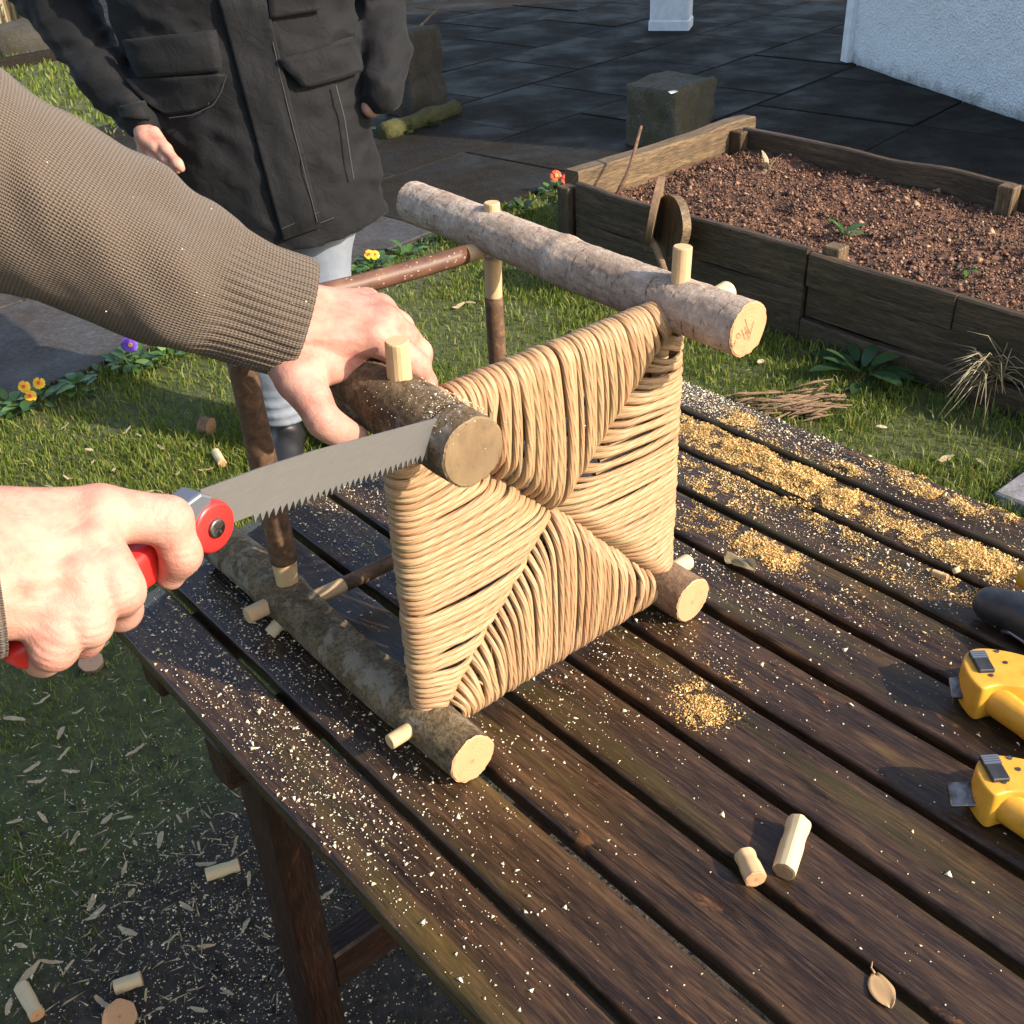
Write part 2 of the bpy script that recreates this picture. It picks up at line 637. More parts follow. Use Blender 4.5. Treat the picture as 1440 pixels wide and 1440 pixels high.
# rush cord: one colour per cord, twist ridges
s = NT('rush')
oi = s.n('ObjectInfo')
c = s.ramp(oi.outputs['Random'], [(0.0, (0.30, 0.175, 0.088)), (0.2, (0.445, 0.275, 0.145)), (0.42, (0.38, 0.245, 0.126)), (0.6, (0.475, 0.305, 0.165)), (0.8, (0.335, 0.235, 0.122)), (0.92, (0.41, 0.205, 0.11)), (1.0, (0.29, 0.235, 0.115))])
n1 = s.noise(s.coord('UV', (4, 34, 1), rnd=31.0), 1.0, 4, 0.6)
c = s.mixc(rng_(s, n1, -0.3, 0.75), c, (0.25, 0.135, 0.055))
uvn = s.n('TexCoord')
sp = s.n('SeparateXYZ')
s.l(uvn.outputs['UV'], sp.inputs[0])
tw = s.math('ADD', s.math('MULTIPLY', sp.outputs[0], 7.0), s.math('MULTIPLY', sp.outputs[1], 42.0))
wv = s.math('SINE', s.math('MULTIPLY', s.math('ADD', tw, s.math('MULTIPLY', n1, 1.2)), 6.283))
c = s.mixc(rng_(s, wv, 0.16, -0.06), c, (0.24, 0.145, 0.06))
s.base(c)
s.rough(0.55)
s.bump(wv, 0.40, 0.0006)
s.spec(0.35)

# skin
s = NT('skin')
v = s.coord('Object', (1, 1, 1))
n1 = s.noise(v, 38, 4, 0.55)
n4 = s.noise(v, 130, 4, 0.6)
c = s.ramp(s.math('ADD', s.math('MULTIPLY', n1, 0.75), s.math('MULTIPLY', n4, 0.25)), [(0.32, (0.36, 0.135, 0.098)), (0.46, (0.43, 0.205, 0.150)), (0.60, (0.46, 0.255, 0.190)), (0.75, (0.44, 0.26, 0.185))])
s.base(c)
s.b.inputs['Subsurface Weight'].default_value = 0.12
s.b.inputs['Subsurface Radius'].default_value = (0.008, 0.003, 0.0015)
s.b.inputs['Subsurface Scale'].default_value = 0.5
s.rough(0.58)
s.spec(0.3)
s.bump(s.voro(v, 520, 'DISTANCE_TO_EDGE'), 0.35, 0.0006)
s.bump(s.voro(v, 210, 'DISTANCE_TO_EDGE'), 0.25, 0.0007)
s.bump(s.noise(v, 60, 4, 0.6, 1.5), 0.30, 0.0030)
s = NT('nail')
s.base((0.78, 0.52, 0.44))
s.rough(0.3)

# knitted wool
s = NT('knit')
uvn = s.n('TexCoord')
sp = s.n('SeparateXYZ')
s.l(uvn.outputs['UV'], sp.inputs[0])
u_ = s.math('MULTIPLY', sp.outputs[0], 6.28318 * 92)
v_ = s.math('MULTIPLY', sp.outputs[1], 6.28318 * 330)
su = s.math('SINE', u_)
vst = s.math('SINE', s.math('ADD', v_, s.math('MULTIPLY', s.math('ABSOLUTE', su), 2.0)))
hgt = s.math('ADD', s.math('MULTIPLY', s.math('ABSOLUTE', su), 1.0), s.math('MULTIPLY', vst, 0.35))
big = s.noise(s.coord('Object', (1, 1, 1)), 9, 3)
c = s.ramp(s.math('MULTIPLY', hgt, 0.8), [(0.05, (0.021, 0.015, 0.011)), (0.5, (0.096, 0.071, 0.052)), (1.0, (0.168, 0.130, 0.097))])
c = s.mixc(rng_(s, big, 0.0, 0.45), c, (0.076, 0.056, 0.040))
fz = s.noise(s.coord('Object', (1, 1, 1)), 900, 2)
c = s.mixc(rng_(s, fz, -0.3, 0.6), c, (0.158, 0.122, 0.091))
s.base(c)
s.rough(0.92)
s.b.inputs['Sheen Weight'].default_value = 0.12
s.b.inputs['Sheen Roughness'].default_value = 0.5
s.bump(hgt, 0.75, 0.0014)
s.spec(0.15)

# jacket cloth, jeans, shoes
s = NT('jacket_cloth')
v = s.coord('Object', (1, 1, 1))
n1 = s.noise(v, 6, 4, 0.6)
n2 = s.noise(v, 900, 2)
s.base(s.ramp(n1, [(0.3, (0.0046, 0.0048, 0.0056)), (0.7, (0.0085, 0.0086, 0.0096))]))
s.rough(0.78)
s.bump(s.noise(v, 22, 4, 0.6, 0.8), 0.55, 0.008)
s.bump(n2, 0.25, 0.0006)
s.b.inputs['Sheen Weight'].default_value = 0.05
s.spec(0.22)
s = NT('stitch_thread')
s.base((0.035, 0.034, 0.033))
s.rough(0.7)
s = NT('jeans')
v = s.coord('Object', (1, 1, 1))
s.base(s.ramp(s.noise(v, 14, 5, 0.6), [(0.3, (0.135, 0.158, 0.195)), (0.7, (0.205, 0.224, 0.255))]))
s.rough(0.85)
s.bump(s.noise(v, 600, 2), 0.3, 0.0006)
s.bump(s.noise(v, 16, 3), 0.4, 0.008)
s = NT('shoe_black')
s.base((0.012, 0.012, 0.013))
s.rough(0.5)
s = NT('hair')
s.base((0.06, 0.035, 0.018))
s.rough(0.6)

# plastics and metal
s = NT('red_plastic')
s.base((0.55, 0.022, 0.018))
s.rough(0.36)
s.bump(s.noise(s.coord('Object', (1, 1, 1)), 500, 3), 0.08, 0.0004)
s = NT('yellow_plastic')
n1 = s.noise(s.coord('Object', (1, 1, 1)), 40, 5, 0.65)
s.base(s.ramp(n1, [(0.3, (0.40, 0.18, 0.016)), (0.42, (0.54, 0.265, 0.022)), (0.62, (0.62, 0.315, 0.030)), (0.85, (0.50, 0.27, 0.06))]))
s.rough(s.ramp(n1, [(0.3, (0.35,) * 3), (0.7, (0.55,) * 3)]))
s = NT('black_plastic')
n1 = s.noise(s.coord('Object', (1, 1, 1)), 60, 4)
s.base(s.ramp(n1, [(0.3, (0.012, 0.013, 0.015)), (0.75, (0.035, 0.036, 0.04))]))
s.rough(0.45)
s = NT('grey_metal')
s.base((0.22, 0.24, 0.28))
s.b.inputs['Metallic'].default_value = 0.7
s.rough(0.38)
s = NT('dark_steel')
n1 = s.noise(s.coord('Object', (1, 1, 1)), 90, 5)
s.base(s.ramp(n1, [(0.35, (0.06, 0.05, 0.045)), (0.7, (0.30, 0.28, 0.26))]))
s.b.inputs['Metallic'].default_value = 0.9
s.rough(0.35)
s = NT('blade_steel')
v = s.coord('UV', (1, 1, 1))
n1 = s.noise(s.coord('UV', (60, 1400, 1), rot=(0, 0, 0.33)), 1.0, 3)
rust = s.ramp(s.noise(s.coord('UV', (75, 75, 1)), 1.0, 6, 0.72, 0.3), [(0.63, (0, 0, 0)), (0.72, (1, 1, 1))])
c = s.ramp(n1, [(0.3, (0.135, 0.130, 0.122)), (0.7, (0.172, 0.166, 0.156))])
c = s.mixc(s.math('MULTIPLY', rust, 0.6), c, (0.17, 0.085, 0.05))
s.base(c)
s.b.inputs['Metallic'].default_value = 0.3
s.rough(0.36)
s = NT('kerf_dark')
s.base((0.02, 0.014, 0.009))
s.rough(0.9)
s = NT('pencil')
s.base((0.11, 0.075, 0.055))
s.rough(0.8)

# sawdust
for nm, c0, c1, c2 in (('dust_pale', (0.46, 0.36, 0.22), (0.70, 0.58, 0.38), (0.80, 0.72, 0.55)),
                       ('dust_orange', (0.44, 0.235, 0.055), (0.60, 0.37, 0.115), (0.68, 0.49, 0.22))):
    s = NT(nm)
    g = s.n('NewGeometry')
    s.base(s.ramp(g.outputs['Random Per Island'], [(0.0, c0), (0.5, c1), (1.0, c2)]))
    s.rough(0.8)
    s.b.inputs['Subsurface Weight'].default_value = 0.0

# ground, grass, patio, soil
s = NT('lawn_ground')
v = s.coord('Object', (1, 1, 1))
n1 = s.noise(v, 1.7, 5, 0.6)
n2 = s.noise(v, 28, 6, 0.7)
n3 = s.noise(v, 110, 5, 0.7)
c = s.ramp(n2, [(0.3, (0.034, 0.042, 0.012)), (0.55, (0.085, 0.098, 0.024)), (0.75, (0.14, 0.145, 0.04))])
c2 = s.ramp(n2, [(0.3, (0.026, 0.020, 0.0155)), (0.55, (0.060, 0.047, 0.035)), (0.8, (0.11, 0.086, 0.061))])
sub = s.n('VectorMath', operation='SUBTRACT')
s.l(v, sub.inputs[0])
sub.inputs[1].default_value = (-0.22, 0.98, 0)
mul = s.n('VectorMath', operation='MULTIPLY')
s.l(sub.outputs[0], mul.inputs[0])
mul.inputs[1].default_value = (1.15, 1.0, 0)
ln = s.n('VectorMath', operation='LENGTH')
s.l(mul.outputs[0], ln.inputs[0])
dd = s.math('ADD', ln.outputs['Value'], s.math('MULTIPLY', n1, 0.5))
mk_ = s.ramp(dd, [(0.86, (1, 1, 1)), (1.12, (0, 0, 0))])
pat = s.ramp(s.noise(v, 3.2, 5, 0.65), [(0.56, (0, 0, 0)), (0.7, (0.8, 0.8, 0.8))])
c = s.mixc(s.math('MAXIMUM', mk_, pat), c, c2)
s.base(c)
s.rough(0.9)
s.bump(s.math('ADD', n2, s.math('MULTIPLY', n3, 0.6)), 0.9, 0.02)
s = NT('grass')
g = s.n('NewGeometry')
pos = s.noise(s.coord('Object', (1, 1, 1)), 2.3, 4)
c = s.ramp(g.outputs['Random Per Island'], [(0.0, (0.045, 0.085, 0.010)), (0.35, (0.108, 0.165, 0.018)), (0.7, (0.175, 0.225, 0.028)), (0.90, (0.25, 0.25, 0.05)), (1.0, (0.34, 0.28, 0.11))])
c = s.mixc(s.ramp(pos, [(0.4, (0, 0, 0)), (0.7, (0.5, 0.5, 0.5))]), c, (0.17, 0.19, 0.035))
s.base(c)
s.rough(0.5)
s.b.inputs['Subsurface Weight'].default_value = 0.0
s.spec(0.35)
tr = s.n('BsdfTranslucent')
s.l(c, tr.inputs[0])
ms = s.n('MixShader')
ms.inputs[0].default_value = 0.38
s.l(s.b.outputs[0], ms.inputs[1])
s.l(tr.outputs[0], ms.inputs[2])
s.l(ms.outputs[0], s.t.nodes['Material Output'].inputs[0])
for nm, mulc, r0_, r1_ in (('slab', 0.95, 0.5, 0.85), ('slab_wet_shade', 0.30, 0.55, 0.9)):  # second copy: wet paving with the house's shade put into its colour
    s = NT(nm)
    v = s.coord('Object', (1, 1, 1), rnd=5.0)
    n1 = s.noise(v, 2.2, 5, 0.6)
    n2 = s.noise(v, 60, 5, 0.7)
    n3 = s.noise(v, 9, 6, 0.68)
    k_ = lambda c_: (c_[0] * mulc * (1.08 if nm == 'slab_wet_shade' else 1), c_[1] * mulc, c_[2] * mulc * (0.78 if nm == 'slab_wet_shade' else 1))
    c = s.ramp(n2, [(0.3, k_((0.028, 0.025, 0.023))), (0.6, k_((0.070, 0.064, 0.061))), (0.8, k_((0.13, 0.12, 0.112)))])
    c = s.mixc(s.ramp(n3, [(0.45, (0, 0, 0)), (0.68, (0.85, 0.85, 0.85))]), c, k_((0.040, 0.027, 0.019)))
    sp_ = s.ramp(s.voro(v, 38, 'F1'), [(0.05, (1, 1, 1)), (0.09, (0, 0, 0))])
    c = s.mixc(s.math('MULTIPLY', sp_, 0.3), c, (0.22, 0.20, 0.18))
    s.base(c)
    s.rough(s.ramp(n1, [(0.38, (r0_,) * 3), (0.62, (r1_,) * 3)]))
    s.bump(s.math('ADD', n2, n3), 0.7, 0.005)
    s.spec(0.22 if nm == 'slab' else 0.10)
s = NT('joint_dirt')
v = s.coord('Object', (1, 1, 1))
s.base(s.ramp(s.noise(v, 12, 5), [(0.35, (0.012, 0.011, 0.009)), (0.6, (0.026, 0.024, 0.016)), (0.8, (0.06, 0.044, 0.02))]))
s.rough(0.95)
s.bump(s.noise(v, 80, 4), 0.8, 0.01)
s = NT('soil')
v = s.coord('Object', (1, 1, 1))
n2 = s.noise(v, 40, 6, 0.7)
s.base(s.ramp(n2, [(0.3, (0.035, 0.015, 0.009)), (0.5, (0.11, 0.048, 0.026)), (0.7, (0.20, 0.095, 0.05))]))
s.rough(0.72)
s.bump(n2, 0.8, 0.01)
s = NT('soil_clod')
g = s.n('NewGeometry')
s.base(s.ramp(g.outputs['Random Per Island'], [(0.0, (0.020, 0.0085, 0.0045)), (0.4, (0.085, 0.036, 0.018)), (0.85, (0.20, 0.092, 0.044)), (1.0, (0.36, 0.23, 0.13))]))
s.rough(0.6)
s = NT('dirt_crumb')
g = s.n('NewGeometry')
s.base(s.ramp(g.outputs['Random Per Island'], [(0.0, (0.022, 0.017, 0.013)), (0.6, (0.050, 0.039, 0.029)), (1.0, (0.10, 0.080, 0.058))]))
s.rough(0.85)
s = NT('concrete_moss')
v = s.coord('Object', (1, 1, 1), rnd=3.0)
n2 = s.noise(v, 14, 6, 0.7)
n3 = s.noise(v, 90, 4, 0.7)
c = s.ramp(n3, [(0.3, (0.030, 0.026, 0.022)), (0.6, (0.095, 0.084, 0.066)), (0.85, (0.26, 0.235, 0.19))])
c = s.mixc(s.ramp(n2, [(0.42, (0, 0, 0)), (0.6, (0.85, 0.85, 0.85))]), c, (0.060, 0.056, 0.018))
s.base(c)
s.rough(0.9)
s.bump(s.math('ADD', n2, n3), 0.8, 0.008)
s = NT('stone_dark')
v = s.coord('Object', (1, 1, 1), rnd=3.0)
n2 = s.noise(v, 14, 6, 0.7)
n3 = s.noise(v, 90, 4, 0.7)
c = s.ramp(n3, [(0.3, (0.020, 0.017, 0.014)), (0.6, (0.055, 0.046, 0.036)), (0.85, (0.13, 0.115, 0.09))])
c = s.mixc(s.ramp(n2, [(0.42, (0, 0, 0)), (0.6, (0.85, 0.85, 0.85))]), c, (0.030, 0.026, 0.010))
s.base(c)
s.rough(0.9)
s.bump(s.math('ADD', n2, n3), 0.8, 0.008)
s = NT('stone_grey')
v = s.coord('Object', (1, 1, 1))
n2 = s.noise(v, 30, 6, 0.7)
s.base(s.ramp(n2, [(0.3, (0.10, 0.095, 0.10)), (0.55, (0.20, 0.19, 0.20)), (0.75, (0.27, 0.255, 0.255))]))
s.rough(0.85)
s.bump(n2, 0.5, 0.004)
s = NT('moss_log')
v = s.coord('Object', (1, 1, 1))
n2 = s.noise(v, 30, 6, 0.7)
s.base(s.ramp(n2, [(0.3, (0.022, 0.022, 0.005)), (0.6, (0.062, 0.058, 0.012)), (0.8, (0.11, 0.095, 0.025))]))
s.rough(0.95)
s.bump(n2, 1.0, 0.012)
s = NT('roughcast')
v = s.coord('Object', (1, 1, 1))
n2 = s.noise(v, 95, 5, 0.7)
n3 = s.voro(v, 70, 'F1')
c = s.ramp(n2, [(0.3, (0.68, 0.68, 0.68)), (0.6, (0.86, 0.86, 0.85))])
tc = s.n('TexCoord')
sx = s.n('SeparateXYZ')
s.l(tc.outputs['Object'], sx.inputs[0])
dz = s.math('ADD', sx.outputs[2], s.math('MULTIPLY', s.math('SUBTRACT', s.noise(v, 9, 5, 0.7), 0.5), 0.22))
low = s.ramp(dz, [(0.0, (1, 1, 1)), (0.10, (0, 0, 0))])
c = s.mixc(s.math('MULTIPLY', low, 0.8), c, (0.13, 0.125, 0.10))
s.base(c)
s.rough(0.85)
s.bump(n3, 0.7, 0.012)
s.bump(n2, 0.6, 0.010)
s = NT('white_paint')
v = s.coord('Object', (1, 1, 1))
s.base(s.ramp(s.noise(v, 12, 5, 0.7), [(0.3, (0.62, 0.62, 0.62)), (0.55, (0.78, 0.78, 0.79))]))
s.rough(0.5)
s = NT('roof_slate')
s.base((0.05, 0.05, 0.055))
s.rough(0.7)


def leafmat(name, stops, ro=0.45, tl=0.25):
    s = NT(name)
    g = s.n('NewGeometry')
    c = s.ramp(g.outputs['Random Per Island'], stops)
    s.base(c)
    s.rough(ro)
    tr = s.n('BsdfTranslucent')
    s.l(c, tr.inputs[0])
    ms = s.n('MixShader')
    ms.inputs[0].default_value = tl
    s.l(s.b.outputs[0], ms.inputs[1])
    s.l(tr.outputs[0], ms.inputs[2])
    s.l(ms.outputs[0], s.t.nodes['Material Output'].inputs[0])


leafmat('leaf_green', [(0.0, (0.035, 0.085, 0.015)), (0.6, (0.075, 0.16, 0.03)), (1.0, (0.16, 0.26, 0.06))])
leafmat('leaf_dark', [(0.0, (0.018, 0.045, 0.014)), (0.6, (0.035, 0.075, 0.022)), (1.0, (0.06, 0.11, 0.03))])
leafmat('straw', [(0.0, (0.16, 0.12, 0.06)), (0.6, (0.30, 0.24, 0.13)), (1.0, (0.42, 0.36, 0.22))])
leafmat('dead_leaf', [(0.0, (0.40, 0.25, 0.12)), (1.0, (0.46, 0.30, 0.15))])
leafmat('petal_yellow', [(0.0, (0.75, 0.36, 0.01)), (1.0, (0.85, 0.50, 0.02))])
leafmat('petal_purple', [(0.0, (0.10, 0.035, 0.32)), (1.0, (0.16, 0.06, 0.45))])
leafmat('petal_red', [(0.0, (0.55, 0.05, 0.02)), (1.0, (0.70, 0.10, 0.03))])

# ================================================================== THE SETTING
# ground sheet
gs = 45.0
gv = []
nx = 60
xs = np.sign(np.linspace(-1, 1, nx)) * np.abs(np.linspace(-1, 1, nx)) ** 2.2 * gs
GX, GY = np.meshgrid(xs, xs + 3, indexing='ij')
GV = np.stack([GX, GY, 0 * GX], -1).reshape(-1, 3)
i, j = np.meshgrid(np.arange(nx - 1), np.arange(nx - 1), indexing='ij')
a = (i * nx + j).ravel()
ground = mk('lawn', GV, np.stack([a, a + nx, a + nx + 1, a + 1], 1), 'lawn_ground')
tag(ground, kind='structure')

# patio frame: PU along the lawn edge, PV away from the camera
PU = N * 2.7 - T * 0.42
PU /= np.linalg.norm(PU)
PV = np.array([-PU[1], PU[0], 0.0])
PO = W(-3.58, 1.30, 0)          # a point on the lawn edge


def PP(u, v, z=0.0):
    return PO + PU * u + PV * v + Z * z


def in_patio(P):
    q = P - PO
    u, v = q @ PU, q @ PV
    nn = P @ N
    return ((v > 0) & (v < 2.75) & (u > -9)) | ((nn > 4.12) & (v > -9) & (v < 9)) | ((u > 3.3) & (v > 0) & (v < 9))


# slab bed
bedV = [PP(-9, 0.01, 0.016), PP(12, 0.01, 0.016), PP(12, 9, 0.016), PP(3.3, 9, 0.016), PP(3.3, 2.75, 0.016), PP(-9, 2.75, 0.016)]
patio = mk('patio', bedV, [(0, 1, 2, 3, 4, 5)], 'joint_dirt', smooth=False)
tag(patio, kind='structure')
bed2 = [W(-3.46, 4.12, 0.0115), W(3.0, 4.12, 0.0115), W(3.0, 9, 0.0115), W(-3.46, 9, 0.0115)]
mk('slab_bed', bed2, [(0, 1, 2, 3)], 'joint_dirt', patio, smooth=False)


def slab(cu, cv, hu, hv):
    c = PP(cu, cv, 0.010 + rng.normal() * 0.0015)
    tilt = rng.normal(size=2) * 0.003
    ex = PU + Z * tilt[0]
    ey = PV + Z * tilt[1]
    V, F = box(c, hu - 0.006, hv - 0.006, 0.012, ex, ey, Z, bev=0.004)
    mk('slab', V, F, 'slab' if cu < 1.35 and cv < 2.6 else 'slab_wet_shade', patio, smooth=False)


su, sv = 1.02, 0.78
for iv in range(12):
    for iu in range(-7, 12):
        off = 0.51 * (iv % 2)
        cu, cv = iu * su + off, iv * sv + sv / 2 + 0.01
        c = PP(cu, cv)
        if cv > 2.75 and cu < 3.8:
            continue
        w_ = c - CAM
        dep = w_ @ CF
        if dep < 0.5:
            continue
        px = 720 + FPX * (w_ @ CR) / dep
        py = 720 - FPX * (w_ @ CU) / dep
        if -500 < px < 1950 and -330 < py < 800:
            slab(cu, cv, su / 2, sv / 2)
for iv in range(1, 8):                      # the strip between the planter and the house
    for iu in range(-3, 9):
        cu = 2.9 + iu * su * 0.9
        cv = -iv * sv * 1.25 + sv * 0.628
        c = PP(cu, cv)
        if c @ N < 4.22 + 0.42 or c[0] > 4.6:
            continue
        slab(cu, cv, su * 0.45, sv * 0.625)

# kerb step far behind and dark floor of the covered yard
kv, kf = box(PP(5.2, 5.6, 0.03), 3.0, 0.05, 0.05, PU, PV, Z, bev=0.008)
kerb = mk('kerb', kv, kf, 'slab_wet_shade', smooth=False)
tag(kerb, kind='structure')

# ------------------------------------------------------------------ house with roughcast wall
H0 = at(1199, 92, 0)
H1 = at(1440, 176, 0)
hd = (H1 - H0)
hd[2] = 0
hd /= np.linalg.norm(hd)
hn = np.array([hd[1], -hd[0], 0.0])
if hn @ np.array([-1.0, 0, 0]) < 0:
    hn = -hn
HL = 3.45
house = thing('house', 'white roughcast house wall with a smooth painted corner strip beside the wet paving', 'house', H0)
# wall sheet as a fine relief grid
nu_, nv_ = 150, 70
uu = np.linspace(0, 1, nu_) ** 1.0 * HL
vv = np.concatenate([np.linspace(0, 1.3, 58), np.linspace(1.45, 3.0, nv_ - 58)])
UU, VV = np.meshgrid(uu, vv, indexing='ij')
P0 = np.array([H0[0], H0[1], 0.0])
base_p = P0 + UU[..., None] * hd + VV[..., None] * Z
rel = 0.005 * vnoise(base_p * 15, 3) + 0.010 * vnoise(base_p * 3, 8)
WVt = base_p + hn * (0.02 + rel[..., None])
i, j = np.meshgrid(np.arange(nu_ - 1), np.arange(nv_ - 1), indexing='ij')
a = (i * nv_ + j).ravel()
mk('wall', WVt.reshape(-1, 3), np.stack([a, a + nv_, a + nv_ + 1, a + 1], 1), 'roughcast', house)
V, F = box(P0 + hd * HL / 2 - hn * 2.0 + Z * 1.5, HL / 2, 1.985, 1.5, hd, hn, Z)
mk('wall_core', V, F, 'roughcast', house, smooth=False)
V, F = box(P0 - hd * 0.035 + hn * 0.02 + Z * 1.5, 0.042, 0.035, 1.5, hd, hn, Z, bev=0.004)
mk('corner_strip', V, F, 'white_paint', house, smooth=False)
V, F = box(P0 + hd * HL / 2 - hn * 1.7 + Z * 3.08, HL / 2 + 0.2, 2.25, 0.08, hd, hn, Z)
mk('roof', V, F, 'roof_slate', house, smooth=False)

# white pillar of the covered yard
pp = at(940, 47, 0)
pil = thing('pillar', 'white painted square pillar standing at the back of the yard', 'pillar', pp)
ea = np.array([0.96, -0.28, 0])
eb = np.array([0.28, 0.96, 0])
V, F = box(pp + Z * 1.4 + eb * 0.13, 0.155, 0.13, 1.4, ea, eb, Z, bev=0.012)
mk('shaft', V, F, 'white_paint', pil, smooth=False)
V, F = box(pp + Z * 0.05 + eb * 0.13, 0.163, 0.138, 0.05, ea, eb, Z, bev=0.012)
mk('plinth', V, F, 'white_paint', pil, smooth=False)

# ------------------------------------------------------------------ mossy stone post and mossy log, concrete block
sp0 = at(606, 163, 0)


def rough_block(c, hx, hy, hz, ex, ey, amp, freq, seed, n=14, taper=0.0, rnd=0.03):
    """block with worn corners: subdivided cube pushed by noise"""
    pts, faces = [], []
    for ax in range(3):
        for sg in (-1, 1):
            g = np.linspace(-1, 1, n)
            A_, B_ = np.meshgrid(g, g, indexing='ij')
            q = np.zeros((n, n, 3))
            q[..., ax] = sg
            q[..., (ax + 1) % 3] = A_
            q[..., (ax + 2) % 3] = B_
            o_ = len(pts) * n * n
            pts.append(q.reshape(-1, 3))
            i_, j_ = np.meshgrid(np.arange(n - 1), np.arange(n - 1), indexing='ij')
            a_ = (i_ * n + j_).ravel() + o_
            f_ = np.stack([a_, a_ + n, a_ + n + 1, a_ + 1], 1)
            faces.append(f_ if sg > 0 else f_[:, ::-1])
    q = np.vstack(pts)
    d = q * np.array([hx, hy, hz])
    inner = np.clip(d, -np.array([hx, hy, hz]) + rnd, np.array([hx, hy, hz]) - rnd)
    v = d - inner
    ln_ = np.linalg.norm(v, axis=1)[:, None]
    d = inner + v / np.maximum(ln_, 1e-9) * np.minimum(ln_, rnd)
    d[:, :2] *= (1 - taper * (d[:, 2:3] / hz * 0.5 + 0.5))
    nrm = v / np.maximum(ln_, 1e-9)
    d = d + nrm * (amp * fbm(d * freq + seed, 3, seed))[:, None]
    return np.asarray(c) + np.outer(d[:, 0], ex) + np.outer(d[:, 1], ey) + np.outer(d[:, 2], Z), np.vstack(faces)


V, F = rough_block(sp0 + Z * 0.24 + PV * 0.12, 0.165, 0.13, 0.25, PU, PV, 0.022, 9, 3, n=18, taper=0.12)
tag(mk('stone_post', V, F, 'stone_dark'), 'upright mossy stone post standing on the paving behind the person', 'stone')
m0, m1 = at(566, 178, 0.05), at(640, 152, 0.05)
Pm = np.linspace(m0 - (m1 - m0) * 0.35, m1, 14)
V, F, uv = tube(Pm, 0.05 + 0.006 * np.sin(np.arange(14)), 18, rfun=lambda l, an: 1 + 0.12 * vnoise(np.stack([l * 9, np.cos(an) * 1.5, np.sin(an) * 1.5], -1), 4))
tag(mk('mossy_log', V, F, 'moss_log', uv=uv), 'short moss covered log lying at the foot of the stone post', 'log')
V, F, uv = tube(np.array([up(563, 42, 6.6), up(590, 38, 6.6), up(604, 24, 6.65), up(618, 10, 6.7)]), [0.009, 0.008, 0.007, 0.004], 8)
tw = mk('twig', V, F, 'bark_grey', uv=uv)
tag(tw, 'bare grey twig lying over the top of the stone post', 'twig')
blk0 = at(955, 226, 0)
V, F = rough_block(at(952, 204, 0.0) + Z * 0.165 + PV * 0.05, 0.20, 0.16, 0.165, PU, PV, 0.013, 12, 9, n=18, rnd=0.022)
tag(mk('concrete_block', V, F, 'concrete_moss'), 'square concrete block with mossy top behind the raised bed', 'concrete block')
p_ = at(945, 130, 0.335)
V, F = prism([(-.03, -.012), (.025, -.018), (.034, .008), (-.005, .02)], p_ + Z * 0.0, PU, PV, Z, 0.0, 0.004)
tag(mk('paper_scrap', V, F, 'white_paint', smooth=False), 'small white scrap lying on the mossy concrete block', 'scrap')

# ------------------------------------------------------------------ raised bed planter
plan = thing('raised_bed', 'low raised garden bed of dark weathered boards filled with brown soil', 'raised bed', W(-2.0, 3.5, 0))
BN0, BN1, BT0, BT1 = 2.985, 4.07, -3.20, 0.9


def board(a0, b0, a1, b1, z0, z1, th, mat, name='board', bow=0.0, par=None, dz1=0.0):
    """vertical board from (a0,b0) to (a1,b1) in table frame"""
    p0, p1 = W(a0, b0, 0), W(a1, b1, 0)
    d = p1 - p0
    L = np.linalg.norm(d)
    d = d / L
    nn = np.array([-d[1], d[0], 0])
    ns = 24
    prof = [(-th / 2, z0), (th / 2, z0), (th / 2 + 0.001, (z0 + z1) / 2), (th / 2, z1 - 0.006), (th / 2 - 0.006, z1), (-th / 2 + 0.006, z1), (-th / 2, z1 - 0.006), (-th / 2 - 0.001, (z0 + z1) / 2)]
    V, uv = [], []
    sd = int(rng.integers(1000))
    for k in range(ns + 1):
        s_ = L * k / ns
        wob = 0.006 * vnoise(np.array([[s_ * 3, sd, 0.3]]))[0] + bow * math.sin(math.pi * k / ns)
        wz = 0.009 * vnoise(np.array([[s_ * 4, sd, 7.3]]))[0] + dz1 * k / ns
        acc = 0
        for m_, (x, z) in enumerate(prof):
            V.append(p0 + d * s_ + nn * (x + wob) + Z * (z + (wz if z > z0 else wz * 0.5)))
            uv.append((s_, z + x * 1.0 + sd * 0.37))
    m_ = len(prof)
    F = []
    for k in range(ns):
        for q in range(m_):
            q2 = (q + 1) % m_
            F.append((k * m_ + q, k * m_ + q2, (k + 1) * m_ + q2, (k + 1) * m_ + q))
    F.append(tuple(range(m_ - 1, -1, -1)))
    F.append(tuple(ns * m_ + q for q in range(m_)))
    return mk(name, np.array(V), F, mat, par or plan, smooth=False, uv=np.array(uv))


JT = -2.02
board(BT0 + 0.07, BN0 + 0.01, JT - 0.006, BN0, 0.175, 0.318, 0.032, 'planter_wood')
board(BT0 + 0.07, BN0 + 0.012, JT - 0.006, BN0 + 0.004, 0.0, 0.172, 0.034, 'planter_wood')
board(JT + 0.004, BN0 - 0.004, -1.50, BN0 + 0.004, 0.200, 0.312, 0.032, 'planter_wood', dz1=-0.006)
board(-1.496, BN0 + 0.012, BT1, BN0, 0.195, 0.302, 0.034, 'planter_wood', dz1=-0.012)
board(JT + 0.004, BN0 + 0.016, BT1, BN0 + 0.012, 0.09, 0.200, 0.034, 'planter_wood')
board(JT + 0.004, BN0 - 0.012, BT1, BN0 - 0.014, -0.02, 0.086, 0.04, 'planter_wood')
board(BT0 + 0.03, BN1, -1.905, BN1, 0.16, 0.325, 0.034, 'planter_wood')
board(-1.895, BN1 + 0.004, BT1, BN1, 0.15, 0.315, 0.034, 'planter_wood')
board(BT0 + 0.03, BN1 + 0.004, BT1, BN1 + 0.004, -0.02, 0.155, 0.034, 'planter_wood')
